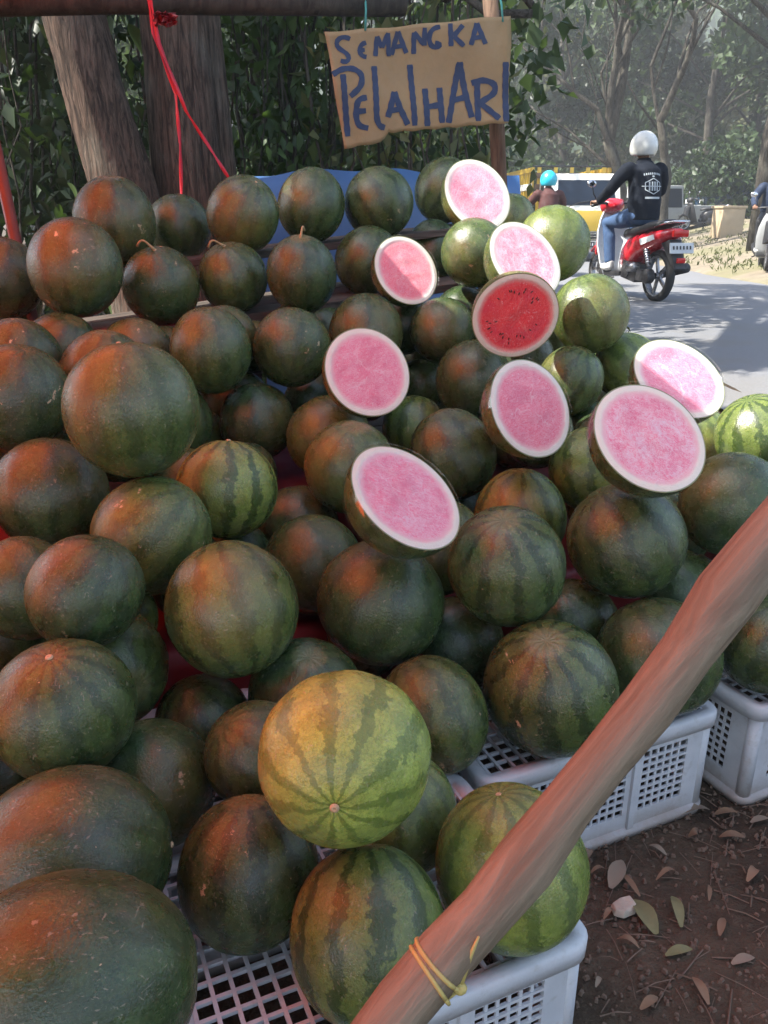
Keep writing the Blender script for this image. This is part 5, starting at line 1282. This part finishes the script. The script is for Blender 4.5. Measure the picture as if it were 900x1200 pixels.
def truck():
    Y = 21.0; p = at_y(683, 300, Y); e = empty('truck', (p.x, Y, road_z(Y) + .02), R(3), label='yellow and cream light truck with a slatted cargo bed, coming along the road', cat='truck')
    W = .86
    # cab: front faces -y
    prof = [(-.02, .42), (-.06, .70), (-.05, 1.12), (.02, 1.26), (.30, 1.96), (.42, 2.05), (1.45, 2.08), (1.50, 1.9), (1.50, .42)]
    MB().prism([(y, z) for y, z in prof], W, 0).build('cab', CREAM, e, bevel=.05, auto=True)
    MB().hull8([(-W - .012, -.085, .72), (W + .012, -.085, .72), (-W - .012, -.03, .72), (W + .012, -.03, .72), (-W - .012, -.075, 1.20), (W + .012, -.075, 1.20), (-W - .012, -.01, 1.20), (W + .012, -.01, 1.20)]).build('front_panel', YEL, e, bevel=.02, auto=True)
    q = lambda z, o=.0: (.02 + (z - 1.26) / .70 * .28) - o
    ws = MB().hull8([(-.74, q(1.32, .016), 1.32), (.74, q(1.32, .016), 1.32), (-.74, q(1.32, -.02), 1.32), (.74, q(1.32, -.02), 1.32), (-.68, q(1.90, .016), 1.90), (.68, q(1.90, .016), 1.90), (-.68, q(1.90, -.02), 1.90), (.68, q(1.90, -.02), 1.90)]).build('windscreen', GLASS, e, bevel=.012, auto=True)
    for x in (-.45, .12):
        MB().tube([(x, q(1.29, .04), 1.29), (x + .25, q(1.38, .03), 1.38), (x + .52, q(1.42, .03), 1.42)], .012, 6).build('wiper', BLACKP, e)
    MB().box((0, -.095, .60), (1.50, .05, .20)).build('grille', BLACKP, e, bevel=.01)
    for k in range(3): MB().box((0, -.124, .535 + .065 * k), (1.46, .012, .016)).build('grille_bar', CHROME, e)
    for sx in (-1, 1):
        MB().box((sx * .62, -.115, .60), (.26, .05, .15)).build('headlight', LAMPW, e, bevel=.02, auto=True)
        MB().box((sx * .80, -.10, .60), (.09, .05, .13)).build('turn_signal', simple('orange_lens', (.6, .22, .02), .3), e, bevel=.01)
        MB().tube([(sx * (W - .02), .02, 1.25), (sx * (W + .16), -.10, 1.50), (sx * (W + .16), -.10, 1.75)], .012, 6).build('mirror_arm', BLACKP, e)
        MB().box((sx * (W + .16), -.10, 1.62), (.17, .04, .27)).build('mirror', LAMPW, e, bevel=.02, auto=True)
        MB().hull8([(sx * (W + .003), .30, 1.28), (sx * (W + .012), .30, 1.28), (sx * (W + .003), 1.25, 1.28), (sx * (W + .012), 1.25, 1.28), (sx * (W + .003), .52, 1.86), (sx * (W + .012), .52, 1.86), (sx * (W + .003), 1.25, 1.86), (sx * (W + .012), 1.25, 1.86)]).build('side_window', GLASS, e)
        for y in (.62, 3.3):
            M = Matrix.Rotation(math.pi / 2, 3, 'Y'); MB().lathe([(.20, -.1), (.36, -.11), (.39, -.06), (.39, .06), (.36, .11), (.20, .1), (.20, -.1)], 28, Matrix.Translation((0, 0, 0)).to_3x3() @ M).build('wheel', TYRE, e, smooth=True).location = (sx * .74, y, .39)
    MB().box((0, -.16, .40), (1.72, .12, .20)).build('bumper', GREYM, e, bevel=.03, auto=True)
    MB().box((0, -.225, .42), (.40, .012, .13)).build('number_plate', PLATEB, e, bevel=.004)
    m = MB()
    for k in range(6): m.box((-.15 + .06 * k, -.234, .42), (.024, .004, .065))
    m.build('plate_lettering', WHITEP, e)
    MB().box((0, 2.6, .62), (.7, 4.4, .16)).build('chassis', BLACKP, e)
    MB().box((0, 3.35, .90), (2.06, 3.5, .10)).build('bed_floor', YEL, e, bevel=.01)
    BW = 1.00; H0, H1 = .955, 2.25
    for sx in (-1, 1):
        for k in range(12): MB().box((sx * BW, 1.68 + k * .305, (H0 + H1) / 2), (.045, .09, H1 - H0)).build('stake', YEL, e)
        for z in (1.05, 1.38, 1.78, 2.19): MB().box((sx * (BW + .035), 3.35, z), (.03, 3.46, .12 if z != 1.78 else .16)).build('rail', YEL if z != 1.78 else CREAM, e, bevel=.005)
    for k in range(5): MB().box((-.85 + .425 * k, 1.62, (H0 + H1) / 2), (.09, .05, H1 - H0)).build('stake', YEL, e)
    for z in (1.78, 2.05): MB().box((0, 1.585, z), (1.9, .03, .13)).build('headboard_plank', simple('brown_plank', (.16, .10, .06), .85), e)
    MB().tube([(-1.0, 1.60, 2.27), (1.0, 1.60, 2.27)], .022, 8).build('top_bar', BLACKP, e)
truck()
def parked_car(label, px, Y, L, mat, rz, name='parked_car', boxy=False):
    p = at_y(px, 250, Y); x = p.x; e = empty(name, (x, Y, ter(x, Y)), rz, label=label, cat='car')
    prof = [(-L / 2, .30), (-L / 2, .75), (-L * .22, .88), (-L * .12, 1.32), (L * .22, 1.36), (L * .36, .92), (L / 2, .85), (L / 2, .30)] if not boxy else [(-L / 2, .35), (-L / 2, .95), (-L * .30, 1.0), (-L * .22, 1.65), (L * .06, 1.65), (L * .08, 1.0), (L / 2, 1.0), (L / 2, .35)]
    MB().prism(prof, .78, 1).build('body', mat, e, bevel=.05, auto=True)
    for sy in (-1, 1):
        w0, w1, zt = (-L * .10, L * .20, 1.24) if not boxy else (-L * .19, L * .04, 1.55)
        MB().hull8([(w0 - .1, sy * .782, .93), (w1 + .1, sy * .782, .93), (w0 - .1, sy * .790, .93), (w1 + .1, sy * .790, .93), (w0, sy * .782, zt), (w1, sy * .782, zt), (w0, sy * .790, zt), (w1, sy * .790, zt)]).build('window', GLASS, e)
        for x_ in (-L * .31, L * .31):
            MB().lathe([(.05, -.09), (.28, -.09), (.31, -.05), (.31, .05), (.28, .09), (.05, .09)], 22, Matrix.Rotation(math.pi / 2, 3, 'X')).build('wheel', TYRE, e, smooth=True).location = (x_, sy * .72, .31)
        MB().box((-L / 2 - .005, sy * .55, .62), (.03, .28, .14)).build('headlight', LAMPW, e, bevel=.01)
    MB().box((-L / 2 - .03, 0, .42), (.08, 1.5, .14)).build('bumper', GREYM, e, bevel=.02)
parked_car('weathered grey pickup parked on the verge behind the scooter rider', 776, 31, 4.0, GREYM, R(15), 'parked_pickup', True)
parked_car('dark blue car parked on the verge in front of the wood', 868, 33, 3.9, simple('dark_blue_paint', (.012, .03, .06), .25, coat=.6), R(8))
px_ = at_y(823, 250, 29); scooter('motorcycle', 'dark motorcycle parked side-on on the sandy verge', (px_.x, 29, ter(px_.x, 29)), R(98), BLACKP, BLACKP)['category'] = 'motorcycle'
# plastered block on the verge
pb_ = at_y(853, 258, 24.5); zb_ = ter(pb_.x, 24.5)
e = empty('concrete_block', (pb_.x, 24.5, zb_), R(12), label='tan plastered block standing on the sandy verge beside the parked motorcycle', cat='block')
TAN = simple('tan_plaster', (.40, .31, .20), .9, var=.2, scale=3, bump=.4)
MB().box((0, 0, .36), (.72, .5, .80)).build('core', TAN, e, bevel=.02, auto=True); MB().box((0, 0, .79), (.79, .56, .07)).build('cap', TAN, e, bevel=.015, auto=True)
# tufts of grass on the verge
m_ = []; g_ = np.random.default_rng(12)
for i in range(500):
    y = g_.uniform(10, 30); x = xr(y) + abs(g_.normal(0, 2.2)) + .15 ; m_.append((x, y, ter(x, y) + .05))
for i in range(300):
    y = g_.uniform(4.2, 9); x = xl(y) - abs(g_.normal(0, .5)) - .15; m_.append((x, y, ter(x, y) + .05))
C = np.repeat(np.array(m_), 4, 0) + g_.normal(0, .05, (len(m_) * 4, 3)) * np.array([1, 1, .4]); V, Fc = leaf_cloud(C, .12, .015, 13, -1.2)
props(link(bpy.data.objects.new('verge_grass', raw_mesh('verge_grass', V, Fc, LEAF_Y))), 'sparse dry grass tufts on the road verges', 'grass', kind='stuff')

# ================================================================ dusty air
HZ = bpy.data.materials.new('dusty_air'); HZ.use_nodes = True; HZ.node_tree.nodes.clear()
vo = HZ.node_tree.nodes.new('ShaderNodeVolumePrincipled'); vo.inputs['Color'].default_value = (.86, .89, .90, 1); vo.inputs['Density'].default_value = .0032; vo.inputs['Anisotropy'].default_value = .2
oo = HZ.node_tree.nodes.new('ShaderNodeOutputMaterial'); HZ.node_tree.links.new(vo.outputs[0], oo.inputs['Volume'])
hz = MB().hull8([(x, y, z) for z in (-2.0, 62) for y in (-210, 410) for x in (-310, 310)]).build('haze', HZ); props(hz, 'thin dusty haze in the air over the road', 'haze', kind='stuff')
